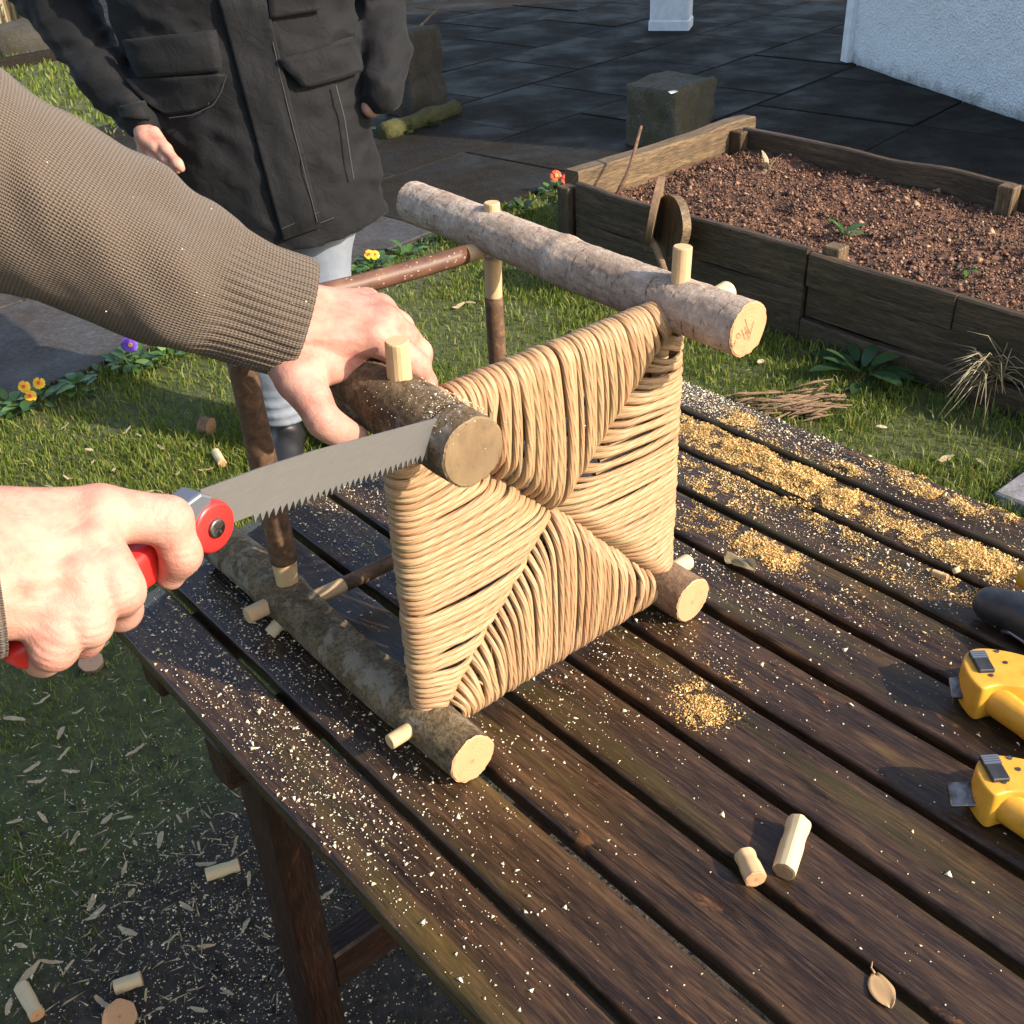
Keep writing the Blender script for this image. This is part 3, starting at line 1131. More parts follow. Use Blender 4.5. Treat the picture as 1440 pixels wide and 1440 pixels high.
board(BT1 + 0.02, BN0, BT1 + 0.02, BN1, -0.02, 0.31, 0.034, 'planter_wood')
# end beam: pale sawn timber on top of a lower board
board(BT0, BN0 + 0.045, BT0 - 0.05, BN1 + 0.12, 0.175, 0.345, 0.075, 'beam_wood', name='end_beam')
board(BT0 + 0.012, BN0 + 0.05, BT0 - 0.03, BN1 - 0.02, -0.02, 0.165, 0.045, 'planter_wood')
board(BT0 + 0.036, BN0 + 0.05, BT0 - 0.004, BN1 - 0.04, 0.17, 0.205, 0.05, 'beam_wood', name='ledge')
for (a_, b_, h_) in ((BT0 + 0.02, BN0 + 0.0, 0.31), (BT0 + 0.03, BN1 - 0.04, 0.33), (-1.96, BN0 + 0.045, 0.345), (-1.90, BN1 - 0.045, 0.335), (-0.3, BN0 + 0.05, 0.33)):
    V, F = box(W(a_, b_, h_ / 2 - 0.01), 0.032, 0.030, h_ / 2, T, N, Z, bev=0.004)
    o_ = mk('corner_post', V, F, 'beam_wood' if h_ > 0.332 else 'planter_wood', plan, smooth=False, uv=np.stack([V[:, 2], V @ N + V @ T], 1))
# soil surface with clods
na, nb = 190, 70
A_, B_ = np.meshgrid(np.linspace(BT0 + 0.02, BT1, na), np.linspace(BN0 + 0.015, BN1 - 0.015, nb), indexing='ij')
Ps = Wv(A_.ravel(), B_.ravel(), 0 * A_.ravel())
hz = 0.215 + 0.022 * fbm(Ps * 2.2, 3, 5) + 0.016 * fbm(Ps * 14, 3, 9) + 0.012 * np.abs(vnoise(Ps * 31, 4))
Ps[:, 2] = hz
i, j = np.meshgrid(np.arange(na - 1), np.arange(nb - 1), indexing='ij')
a = (i * nb + j).ravel()
soil = mk('soil', Ps, np.stack([a, a + nb, a + nb + 1, a + 1], 1), 'soil')
tag(soil, 'loose crumbly brown soil filling the raised bed', 'soil', kind='stuff')


def shards(P, size, flat=0.5, elong=1.0, seed=1, narrow=1.0):
    """little irregular 5-vertex crumbs at points P ; returns V, F (tris)"""
    r_ = np.random.default_rng(seed)
    n_ = len(P)
    size = np.broadcast_to(np.asarray(size, float), (n_,))
    base_ = np.array([[1, 0, 0], [-0.5, 0.87, 0], [-0.5, -0.87, 0], [0, 0, 1.0], [0, 0, -0.6]])
    b_ = base_[None] * r_.uniform(0.55, 1.25, (n_, 5, 1))
    b_[..., 0] *= elong * r_.uniform(0.7, 1.3, (n_, 1))
    b_[..., 2] *= flat
    b_[..., 1] *= narrow
    th = r_.uniform(0, 2 * np.pi, n_)
    c_, s_ = np.cos(th)[:, None], np.sin(th)[:, None]
    tl = r_.normal(0, 0.35, (n_, 2))
    x = b_[..., 0] * c_ - b_[..., 1] * s_
    y = b_[..., 0] * s_ + b_[..., 1] * c_
    z = b_[..., 2] + x * tl[:, :1] * 0.6 + y * tl[:, 1:] * 0.6
    V = P[:, None] + np.stack([x, y, z], -1) * size[:, None, None]
    f_ = np.array([[0, 1, 3], [1, 2, 3], [2, 0, 3], [1, 0, 4], [2, 1, 4], [0, 2, 4]])
    F = (np.arange(n_) * 5)[:, None, None] + f_[None]
    return V.reshape(-1, 3), F.reshape(-1, 3)


nc = 42000
ca = rng.uniform(BT0 + 0.05, -0.6, nc)
cb = rng.uniform(BN0 + 0.03, BN1 - 0.03, nc)
Pc = Wv(ca, cb, 0 * ca)
Pc[:, 2] = 0.218 + 0.022 * fbm(Pc * 2.2, 3, 5) + 0.016 * fbm(Pc * 14, 3, 9) + rng.uniform(0, 0.012, nc)
V, F = shards(Pc, rng.gamma(1.3, 0.0026, nc) + 0.0012, flat=0.8, seed=3)
cl = mk('soil_clods', V, F, 'soil_clod', soil, smooth=False)
cl['kind'] = 'stuff'


# ------------------------------------------------------------------ lawn grass
def cellnoise(P, f, s):
    return vnoise(np.concatenate([P[:, :2] * f, np.full((len(P), 1), 0.37 + s)], 1), s)


def grass_blades(P, hgt, wid, seed, lean=0.6):
    r_ = np.random.default_rng(seed)
    n_ = len(P)
    th = r_.uniform(0, 2 * np.pi, n_)
    dx, dy = np.cos(th), np.sin(th)
    ld = r_.uniform(0, 2 * np.pi, n_)
    lm = np.abs(r_.normal(0, lean, n_)) * hgt
    lx, ly = np.cos(ld) * lm, np.sin(ld) * lm
    side = np.stack([dx, dy, 0 * dx], 1) * wid[:, None] * 0.5
    mid = P + np.stack([lx * 0.35, ly * 0.35, hgt * 0.6], 1)
    tip = P + np.stack([lx, ly, hgt * r_.uniform(0.75, 1.0, n_)], 1)
    V = np.stack([P - side, P + side, mid - side * 0.75, mid + side * 0.75, tip], 1)
    f_ = np.array([[0, 1, 3], [0, 3, 2], [2, 3, 4]])
    F = (np.arange(n_) * 5)[:, None, None] + f_[None]
    return V.reshape(-1, 3), F.reshape(-1, 3)


def visible(P, m=60):
    w_ = P - CAM
    d = w_ @ CF
    x = 720 + FPX * (w_ @ CR) / np.maximum(d, 0.1)
    y = 720 - FPX * (w_ @ CU) / np.maximum(d, 0.1)
    return (d > 0.2) & (x > -200) & (x < 1640) & (y > -80) & (y < 1600)


def dirtmask(P):
    q = (P - np.array([-0.22, 0.98, 0])) * np.array([1.15, 1.0, 0])
    d = np.linalg.norm(q, axis=1) + 0.28 * cellnoise(P, 1.7, 4) + 0.12 * cellnoise(P, 7, 5)
    return np.clip((d - 0.80) / 0.42, 0, 1)


npt = 760000
gx = rng.uniform(-3.0, 2.6, npt)
gy = rng.uniform(0.45, 5.6, npt)
G = np.stack([gx, gy, 0 * gx], 1)
qn, qt = G @ N, G @ T
keep = ~in_patio(G) & ~((qn > BN0 - 0.03) & (qn < BN1 + 0.03) & (qt > BT0 - 0.05)) & visible(G)
# hidden below the table
keep &= ~((qn > 0.62) & (qn < 1.12) & (qt > -0.95))
dens = 0.22 + 0.78 * np.clip(0.45 + 1.1 * cellnoise(G, 2.2, 1) + 0.9 * cellnoise(G, 9, 2), 0, 1)
dens *= 0.16 + 0.84 * dirtmask(G)
dist = np.linalg.norm(G[:, :2], axis=1)
dens *= np.clip(2.6 / dist, 0.35, 1.0)
keep &= rng.uniform(0, 1, npt) < dens
G = G[keep]
ng = len(G)
hh = (0.016 + 0.016 * np.clip(0.5 + cellnoise(G, 3.1, 7), 0, 1.2) + 0.02 * np.clip(cellnoise(G, 11, 8) - 0.2, 0, 1)) * rng.uniform(0.4, 1.6, ng)
hh *= 0.5 + 0.5 * dirtmask(G)
# longer tufts along the boards and slab edge
qn, qt = G @ N, G @ T
near = np.exp(-((qn - BN0) / 0.22) ** 2) * (qt > BT0)
hh *= 1 + 1.3 * near * rng.uniform(0, 1, ng)
V, F = grass_blades(G, hh, rng.uniform(0.0018, 0.0036, ng) * np.clip(np.linalg.norm(G[:, :2], axis=1) / 2.4, 0.8, 1.7), 21)
grass = mk('grass', V, F, 'grass', smooth=False)
tag(grass, 'short green lawn grass with worn patches around the table', 'grass', kind='stuff')
# grass of the far lawn beyond the path
nf = 60000
G = np.stack([rng.uniform(-9, 0.2, nf), rng.uniform(5.0, 14, nf), np.zeros(nf)], 1)
G = G[visible(G) & ~in_patio(G)]
ng = len(G)
V, F = grass_blades(G, rng.uniform(0.03, 0.06, ng), np.full(ng, 0.012), 5)
fg = mk('far_grass', V, F, 'grass', smooth=False)
tag(fg, 'brighter green grass far away beyond the paved path', 'grass', kind='stuff')
# dark stone and reeds on the far lawn
fs = at(46, 72, 0)
V, F = rough_block(fs + Z * 0.08, 0.34, 0.2, 0.15, PU, PV, 0.06, 4, 4, n=12, rnd=0.12)
tag(mk('stone', V, F, 'stone_dark'), 'dark mossy boulder on the far lawn left of the person', 'stone')
nr = 260
rb = at(5, 45, 0) + np.stack([rng.normal(0, 0.35, nr), rng.normal(0.3, 0.3, nr), np.zeros(nr)], 1)
V, F = grass_blades(rb, rng.uniform(0.35, 0.75, nr), np.full(nr, 0.03), 8, lean=0.35)
tag(mk('reed_clump', V, F, 'straw', smooth=False), 'clump of dry pale reeds in the far left corner of the lawn', 'reeds', kind='stuff')
# grey paving stone at the far side of the table
sc0 = W(-1.054, 2.50, 0)
V, F = box(W(-0.72, 2.72, 0.012), 0.33, 0.235, 0.022, T, N, Z, bev=0.006)
ps = mk('stepping_stone', V, F, 'stone_grey', smooth=False)
tag(ps, 'flat grey stepping stone set in the lawn beyond the far edge of the table', 'stepping stone')

# ================================================================== TABLE
S_, O_ = 0.09468941, 1.33946107
PWID, PTH = 0.0832, 0.024
table = thing('garden_table', 'wet dark brown slatted wooden garden table dusted with sawdust', 'table', W(-0.4, 0.82, 0))


def tend(b):
    return -1.292 + 0.47 * (b - 0.80) ** 2


T1 = 0.62


def plank(b_right, k):
    r_ = np.random.default_rng(100 + k)
    b0, b1 = b_right - PWID, b_right
    e = 0.0045
    prof = []
    for (cx, cz, a0) in ((b1 - e, TZ - e, 0), (b0 + e, TZ - e, 90), (b0 + e, TZ - PTH + e, 180), (b1 - e, TZ - PTH + e, 270)):
        for q in range(4):
            an = math.radians(a0 + q * 30)
            prof.append((cx + e * math.cos(an), cz + e * math.sin(an)))
        if a0 == 0:
            for q in range(1, 6):
                prof.append((b1 - e - (PWID - 2 * e) * q / 6, TZ))
    m_ = len(prof)
    ns = 70
    V, uv = [], []
    for q in range(ns + 1):
        s_ = q / ns
        for (b, z) in prof:
            tt = tend(b) + (T1 - tend(b)) * s_
            V.append((tt, b, z))
            uv.append((tt, b + (TZ - z)))
    V = np.array(V)
    top = V[:, 2] > TZ - 0.010
    V[:, 2] += np.where(top, 0.0011 * vnoise(np.stack([V[:, 0] * 5, V[:, 1] * 45, 0 * V[:, 0] + k], 1), 3) + 0.0007 * vnoise(np.stack([V[:, 0] * 30, V[:, 1] * 120, 0 * V[:, 0] + k], 1), 4), 0)
    V[:, 1] += 0.0012 * vnoise(np.stack([V[:, 0] * 6, 0 * V[:, 0] + k * 3.3, 0 * V[:, 0]], 1), 5) + 0.0005 * vnoise(np.stack([V[:, 0] * 40, V[:, 1] * 30, 0 * V[:, 0]], 1), 6)
    V[:, 2] += r_.normal() * 0.0006
    P = Wv(V[:, 0], V[:, 1], V[:, 2])
    F = []
    for q in range(ns):
        for c_ in range(m_):
            c2 = (c_ + 1) % m_
            F.append((q * m_ + c_, (q + 1) * m_ + c_, (q + 1) * m_ + c2, q * m_ + c2))
    F.append(tuple(range(m_)))
    F.append(tuple(ns * m_ + c_ for c_ in range(m_ - 1, -1, -1)))
    return mk('plank', P, F, 'plank_wood', table, uv=np.array(uv))


for k in range(11):
    o = plank(O_ - S_ * k, k)


def tbox(name, a0, a1, b0, b1, z0, z1, mat, bev=0.004):
    V, F = box(W((a0 + a1) / 2, (b0 + b1) / 2, (z0 + z1) / 2), (a1 - a0) / 2, (b1 - b0) / 2, (z1 - z0) / 2, T, N, Z, bev=bev)
    L = [(a1 - a0), (b1 - b0), (z1 - z0)]
    ax = int(np.argmax(L))
    q = np.stack([V @ T, V @ N, V[:, 2]], 1)
    o_ = [i for i in range(3) if i != ax]
    return mk(name, V, F, mat, table, smooth=False, uv=np.stack([q[:, ax], q[:, o_[0]] + q[:, o_[1]]], 1))


UZ = TZ - PTH - 0.002
for (a_, ) in ((-0.945,), (0.30,)):
    for b_ in (0.335, 1.245):
        tbox('leg', a_, a_ + 0.068, b_, b_ + 0.046, 0.0, UZ - 0.066, 'leg_wood')
    tbox('stretcher', a_ + 0.012, a_ + 0.056, 0.383, 1.243, 0.20, 0.27, 'leg_wood')
    tbox('cross_rail', a_ - 0.006, a_ + 0.040, 0.31, 1.315, UZ - 0.065, UZ, 'leg_wood')
tbox('cross_rail', -1.165, -1.115, 0.325, 1.30, UZ - 0.070, UZ, 'leg_wood')
tbox('long_rail', -0.86, 0.29, 0.80, 0.845, 0.21, 0.262, 'leg_wood')

# ================================================================== STOOL
AB, BB = 0.483, 0.835            # across positions of the four legs
AZ, CZ_ = TZ + 0.029, 1.118
stool = thing('log_stool', 'rustic log legged stool with woven rush seat lying on its side on the table', 'stool', W(-0.9, 0.66, TZ))


def log(name, p0, p1, r0, r1, mat, cutmat, seed, bumps=(), lump=0.05, label=None, seg=88, ns=230):
    """p0 far end, p1 sawn end facing the camera"""
    p0, p1 = np.asarray(p0, float), np.asarray(p1, float)
    s_ = np.linspace(0, 1, ns)
    sway = np.stack([0 * s_, 0.004 * np.sin(s_ * 5 + seed), 0.004 * np.sin(s_ * 4 + seed * 2)], 1)
    P = p0 + np.outer(s_, p1 - p0) + sway * np.sin(s_ * math.pi)[:, None]
    r = r0 + (r1 - r0) * s_
    for (c, wd, am) in bumps:
        r = r * (1 + am * np.exp(-((s_ - c) / wd) ** 2))

    def rf(l, an):
        q = np.stack([l * 7, np.cos(an) * 1.1, np.sin(an) * 1.1], -1) + seed * 3.1
        q2 = np.stack([l * 45, np.cos(an) * 4, np.sin(an) * 4], -1) + seed
        q3 = np.stack([l * 130, np.cos(an) * 9, np.sin(an) * 9], -1) + seed
        return 1 + lump * vnoise(q, 1) + lump * 0.4 * vnoise(q2, 2) + 0.016 * vnoise(q3, 3) + 0.010 * vnoise(q3 * 2.3, 4)
    V, F, uv = tube(P, r, seg, caps=False, rfun=rf)
    rag = slice((ns - 1) * (seg + 1), ns * (seg + 1))
    dd_ = (p1 - p0) / np.linalg.norm(p1 - p0)
    V[rag] += dd_ * (0.0016 * vnoise(V[rag] * 160 + seed, 3) + 0.0010 * vnoise(V[rag] * 420, 5))[:, None]
    o = mk(name, V, F, mat, stool, uv=uv)
    if label:
        o['label'] = label
    for end, idx in (('cut_end', ns - 1), ('foot_end', 0)):
        rim = V[idx * (seg + 1):idx * (seg + 1) + seg]
        c = rim.mean(0)
        d = (p1 - p0) / np.linalg.norm(p1 - p0) * (1 if idx else -1)
        rings = []
        for f_ in (1.0, 0.985, 0.94, 0.6, 0.25):
            lift = 0.0006 + (0.0012 if f_ < 0.97 else 0.0)
            q_ = (rim - c) * f_
            if f_ < 0.99:
                q_ = q_ - np.outer(q_ @ d, d) * (0.55 if f_ > 0.97 else 1.0)
            rings.append(c + q_ + d * lift)
        VV_ = np.vstack(rings + [c + d * 0.0018])
        FF = []
        for k in range(4):
            for j in range(seg):
                j2 = (j + 1) % seg
                q = (k * seg + j, k * seg + j2, (k + 1) * seg + j2, (k + 1) * seg + j)
                FF.append(q if idx == 0 else q[::-1])
        for j in range(seg):
            q = (4 * seg + j, 4 * seg + (j + 1) % seg, 5 * seg)
            FF.append(q if idx == 0 else q[::-1])
        ex = rim[0] - c
        ex /= np.linalg.norm(ex)
        ey = np.cross(d, ex)
        q = VV_ - c
        uu_ = np.stack([q @ ex, q @ ey], 1) + np.array([0.002, -0.0015])
        mk('cut_end', VV_, FF, cutmat if idx else 'end_grain_dull', o, uv=uu_, smooth=False)
    return o


legA = log('leg', W(-1.205, AB - 0.002, AZ + 0.004), W(-0.662, AB - 0.004, AZ), 0.029, 0.0275, 'bark_grey', 'end_grain', 1.0, bumps=((0.3, 0.06, 0.08), (0.75, 0.12, 0.07)), lump=0.06, label='grey brown leg log lying nearest the camera on the table')
legB = log('leg', W(-1.19, BB, AZ + 0.006), W(-0.683, BB + 0.006, AZ + 0.001), 0.029, 0.0295, 'bark_brown', 'end_grain', 2.0, lump=0.03, label='smooth brown leg log lying on the table behind the seat')
legC = log('leg', W(-1.16, AB + 0.006, CZ_ + 0.004), W(-0.632, AB + 0.0, CZ_ + 0.004), 0.033, 0.0320, 'bark_dark', 'end_grain_dull', 3.0, bumps=((0.60, 0.085, 0.13),), lump=0.05, label='dark knobbly leg log being sawn')
legD = log('leg', W(-1.185, BB - 0.002, CZ_ + 0.018), W(-0.632, BB + 0.003, CZ_ + 0.003), 0.0275, 0.0285, 'bark_pale', 'end_grain', 4.0, bumps=((0.52, 0.02, 0.08),), lump=0.045, label='pale silvery leg log at the top right')
# darker ring where the bark is nicked by the saw
kr = np.array([W(-0.662, AB, CZ_ + 0.004), W(-0.6605, AB, CZ_ + 0.004)])
V, F, uv = tube(kr, 0.0326, 48, caps=False)
mk('saw_kerf', V, F, 'kerf_dark', legC, uv=uv)


def rod(name, p0, p1, r, mat, par=None, seg=18, ns=24, lump=0.04, taper=None, seed=0.0, sag=0.0):
    s_ = np.linspace(0, 1, ns)
    P = np.asarray(p0) + np.outer(s_, np.asarray(p1) - np.asarray(p0)) + np.outer(np.sin(s_ * math.pi), Z) * sag
    rr = np.full(ns, r)
    if taper is not None:
        rr = r + (taper - r) * s_
    V, F, uv = tube(P, rr, seg, rfun=lambda l, an: 1 + lump * vnoise(np.stack([l * 22, np.cos(an), np.sin(an)], -1) + seed, 2))
    return mk(name, V, F, mat, par or stool, uv=uv)


def peg(p, d, L, r, mat='peeled_wood', par=None, name='peg', facets=20, seed=1, start=0.0):
    d = np.asarray(d, float)
    d = d / np.linalg.norm(d)
    p = np.asarray(p, float)
    P = np.array([p + d * start, p + d * (start + 0.25 * (L - start)), p + d * (start + 0.6 * (L - start)), p + d * (L - 0.0012), p + d * L])
    V, F, uv = tube(P, np.array([r, r * 1.01, r * 0.99, r * 0.985, r * 0.90]), facets, rfun=lambda l, an: 1 + 0.05 * vnoise(np.stack([l * 20, np.cos(an) * 1.4, np.sin(an) * 1.4], -1) + seed, 2))
    return mk(name, V, F, mat, par or stool, uv=uv, smooth=False)


# seat rails (hidden by the rush, they pass through the legs and end in pegs)
rod('seat_rail', W(-0.740, AB, CZ_ - 0.010), W(-0.738, BB, CZ_ - 0.010), 0.0090, 'peeled_wood')
rod('seat_rail', W(-0.740, AB, AZ + 0.006), W(-0.740, BB, AZ + 0.006), 0.0090, 'peeled_wood')
rod('seat_rail', W(-0.744, AB + 0.003, AZ), W(-0.744, AB + 0.003, CZ_), 0.0090, 'peeled_wood')
rod('seat_rail', W(-0.744, BB, AZ), W(-0.744, BB, CZ_), 0.0090, 'peeled_wood')
peg(W(-0.737, AB + 0.004, CZ_ + 0.018), Z + T * 0.03, 0.052, 0.0110, seed=2)
peg(W(-0.722, BB + 0.002, CZ_ + 0.020), Z + N * 0.03, 0.047, 0.0100, seed=3)
peg(W(-0.700, BB + 0.02, CZ_ + 0.006), N + Z * 0.12, 0.036, 0.0110, 'peeled_wood_pale', seed=4)
peg(W(-0.735, AB - 0.020, AZ + 0.006), -N + T * 0.02, 0.037, 0.0085, seed=5)
peg(W(-0.738, BB + 0.022, AZ + 0.004), N, 0.040, 0.0100, 'peeled_wood_pale', seed=6)
# rear stretchers: bark rods with whittled pale ends
RT = -1.028
rod('stretcher', W(RT - 0.018, AB + 0.02, CZ_ + 0.006), W(RT - 0.004, BB - 0.040, CZ_ - 0.006), 0.0115, 'bark_rod', sag=-0.004)
rod('stretcher_end', W(RT - 0.004, BB - 0.041, CZ_ - 0.006), W(RT - 0.003, BB - 0.015, CZ_ - 0.006), 0.0112, 'peeled_wood', taper=0.0105)
rod('stretcher', W(RT + 0.004, BB - 0.002, AZ + 0.03), W(RT + 0.004, BB - 0.004, CZ_ - 0.068), 0.0115, 'bark_rough_rod', seed=4)
rod('stretcher_end', W(RT + 0.004, BB - 0.004, CZ_ - 0.069), W(RT + 0.004, BB - 0.003, CZ_ - 0.018), 0.0112, 'peeled_wood')
rod('stretcher', W(RT, AB + 0.002, AZ + 0.060), W(RT - 0.012, AB, CZ_ - 0.045), 0.0165, 'bark_rough_rod', seed=8, taper=0.0155)
rod('stretcher_end', W(RT - 0.012, AB, CZ_ - 0.046), W(RT - 0.012, AB, CZ_ - 0.018), 0.0152, 'peeled_wood')
rod('stretcher_end', W(RT, AB + 0.002, AZ + 0.061), W(RT, AB, AZ + 0.014), 0.0160, 'peeled_wood', taper=0.0125)
rod('stretcher', W(RT + 0.032, AB + 0.060, AZ + 0.010), W(RT + 0.032, BB, AZ + 0.008), 0.0098, 'bark_rough_rod', seed=12)
rod('stretcher_end', W(RT + 0.030, AB + 0.018, AZ + 0.010), W(RT + 0.032, AB + 0.061, AZ + 0.010), 0.0095, 'peeled_wood')
peg(W(RT - 0.004, AB - 0.022, AZ + 0.004), -N, 0.036, 0.0105, 'peeled_wood', seed=7)
peg(W(RT + 0.004, BB, CZ_ + 0.030), Z, 0.021, 0.0100, seed=8)
peg(W(RT + 0.012, AB - 0.014, AZ - 0.010), -Z * 0.55 - N, 0.030, 0.0085, 'peeled_wood_pale', seed=9)

# ------------------------------------------------------------------ woven rush seat
NL, NR, ZB, ZT = AB + 0.000, BB + 0.004, AZ + 0.004, CZ_ - 0.008     # rail lines
CN, CZc = 0.668, 0.934                                             # centre of the weave
tF = -0.736                                                        # rail line along t
RR = 0.0170                                                        # wrap radius round a rail


def cord(p_edge, out, p_end, r, sd, slack, fbend):
    """one cord: comes from the back of the weave, goes round the rail and runs over the front to the crease"""
    r_ = np.random.default_rng(sd)
    out = np.asarray(out, float)
    run = p_end - p_edge
    pts = []
    # back run
    for s_ in (0.55, 0.30, 0.10):
        pts.append(p_edge + run * s_ - T * (RR * 0.95))
    for an in np.linspace(-90, 90, 9)[1:-1]:
        a_ = math.radians(an)
        pts.append(p_edge + out * (RR * math.cos(a_)) + T * (RR * math.sin(a_)))
    Lr = np.linalg.norm(run)
    side = np.cross(run / max(Lr, 1e-6), T)
    m_ = max(5, int(Lr / 0.016))
    for s_ in np.linspace(0.0, 1.0, m_):
        bulge = T * (RR + 0.004 * math.sin(math.pi * min(s_ * 1.2, 1.0)) - 0.017 * max(0, s_ - 0.86) / 0.14)
        pts.append(p_edge + run * s_ + bulge + side * (slack * math.sin(math.pi * s_)) + fbend * (s_ * s_))
    d_ = run / max(Lr, 1e-6)
    pts.append(p_end + fbend + d_ * 0.004 - T * 0.012)
    P = np.array(pts)
    # resample and smooth
    L = np.concatenate([[0], np.cumsum(np.linalg.norm(np.diff(P, axis=0), axis=1))])
    n_ = max(18, int(L[-1] / 0.0055))
    q = np.linspace(0, L[-1], n_)
    P2 = np.stack([np.interp(q, L, P[:, k]) for k in range(3)], 1)
    for _ in range(2):
        P2[1:-1] = 0.25 * P2[:-2] + 0.5 * P2[1:-1] + 0.25 * P2[2:]
    rr = r * (1 + 0.10 * np.interp(q, np.linspace(0, L[-1], 6), r_.normal(0, 1, 6)) * 0.6)
    V, F, uv = tube(P2, rr, 9, caps=False, up0=T)
    mk('rush_cord', V, F, 'rush', stool, uv=uv)


NCORD = 50
for side in range(4):
    for k in range(NCORD):
        f_ = (k + 0.5) / NCORD
        r_ = np.random.default_rng(1000 + side * 100 + k)
        jit = r_.normal(0, 0.0012)
        fold = min(f_, 1 - f_) * 2                       # 0 at the corner, 1 at the middle
        fold_e = fold ** 1.0
        if side in (0, 1):                                # left and right rails: cords run across
            zz = ZB + 0.012 + (ZT - ZB - 0.024) * f_ + jit
            e_n = NL if side == 0 else NR
            corner_z = ZB if f_ < 0.5 else ZT
            endn = e_n + (CN - e_n) * fold_e
            endz = corner_z + (CZc - corner_z) * fold_e
            pe = W(tF - 0.004, e_n, zz)
            pend = W(tF - 0.004 - 0.002 * fold, endn + r_.normal(0, 0.0012), endz + jit)
            out = -N if side == 0 else N
            fb = Z * 0.0
        else:                                             # bottom and top rails: cords run up and down
            bn = NL + 0.012 + (NR - NL - 0.024) * f_ + jit
            e_z = ZB if side == 2 else ZT
            corner_n = NL if f_ < 0.5 else NR
            endz = e_z + (CZc - e_z) * fold_e
            endn = corner_n + (CN - corner_n) * fold_e
            pe = W(tF + 0.002, bn, e_z)
            pend = W(tF + 0.0, endn + jit, endz + r_.normal(0, 0.0012))
            out = -Z if side == 2 else Z
            fb = Z * 0.0
        cord(pe, out, pend, 0.0038 * r_.uniform(0.78, 1.22), 5000 + side * 100 + k, r_.normal(0, 0.0024), fb)

# pencil scribble on the pale leg's sawn end
ec = W(-0.632, BB + 0.003, CZ_ + 0.003) + T * 0.0030


def endpt(zx, zy):
    x, y = 900 + zx / 7.2, 320 + zy / 7.2
    d = FPX * CF + (x - 720) * CR - (y - 720) * CU
    return CAM + d * (((ec - CAM) @ T) / (d @ T))


strokes = [[(1068, 925), (1090, 1010), (1118, 1075)], [(1152, 950), (1120, 1070), (1098, 1150)], [(1030, 1030), (1050, 1085), (1072, 1135)], [(1062, 1005), (1082, 1060), (1100, 1120)], [(1046, 1085), (1086, 1062)],
           [(1000, 1065), (978, 1090), (988, 1120), (1012, 1118), (1020, 1090), (1000, 1065)], [(968, 1140), (972, 1175), (955, 1165), (958, 1200), (938, 1190), (942, 1225)]]
parts = []
for st in strokes:
    P = np.array([endpt(*q) for q in st])
    v, f, u = tube(P, 0.00026, 5)
    parts.append((v, f))
V, F = join(parts)
leg_d_end = [c for c in legD.children if c.name.startswith('cut_end')][0]
mk('pencil_writing', V, F, 'pencil', legD, smooth=False)

# ================================================================== FOLDING SAW
SA = up(296, 718, 0.705)            # pivot end of the blade
cut = W(-0.661, AB - 0.004, CZ_ + 0.014)
bd = cut - SA
bd[2] = 0
bd /= np.linalg.norm(bd)
bn = np.cross(bd, Z)
bn /= np.linalg.norm(bn)


def on_blade(x, y):
    d = FPX * CF + (x - 720) * CR - (y - 720) * CU
    return CAM + d * (((SA - CAM) @ bn) / (d @ bn))


saw = thing('folding_saw', 'red handled folding pruning saw with a toothed steel blade biting into the log', 'saw', SA)


def b2(p):
    q = p - SA
    return np.array([q @ bd, q[2]])


tl, tm, tr = b2(on_blade(281, 689)), b2(on_blade(440, 636)), b2(on_blade(606, 590))
bl, br_ = b2(on_blade(322, 736)), b2(on_blade(606, 634))
ext = 0.075
dt = (tr - tm) / np.linalg.norm(tr - tm)
db = (br_ - bl) / np.linalg.norm(br_ - bl)
topline = [tl, tl + (tm - tl) * 0.5 + np.array([0, 0.0015]), tm + np.array([0, 0.001]), tr, tr + dt * ext * 0.9 + np.array([0, -0.004])]
teeth = []
Lb = np.linalg.norm(br_ - bl) + ext
npn = np.array([db[1], -db[0]])
nt = int((Lb - 0.022) / 0.0066)
for k in range(nt):
    s0 = 0.022 + k * 0.0066
    p = bl + db * s0
    hgt = 0.0066
    teeth += [p, p + db * 0.0019 + npn * hgt, p + db * 0.0028 + npn * hgt * (0.55 + 0.3 * (k % 2)), p + db * 0.0056 + npn * (hgt * 0.10)]
poly = topline + [bl + db * (Lb + 0.004)] + teeth[::-1] + [bl + db * 0.020, bl, bl - db * 0.008 + np.array([0.0, 0.012]), tl + np.array([-0.004, -0.018])]
V, F = prism(poly, SA, bd, Z, bn, -0.0007, 0.0007)
bl_o = mk('blade', V, F, 'blade_steel', saw, smooth=False, uv=np.stack([(V - SA) @ bd, V[:, 2] - SA[2]], 1))
# triangulate the concave blade properly
import bmesh
bm_ = bmesh.new()
bm_.from_mesh(bl_o.data)
bmesh.ops.triangulate(bm_, faces=[f for f in bm_.faces if len(f.verts) > 4], ngon_method='EAR_CLIP')
bm_.to_mesh(bl_o.data)
bm_.free()

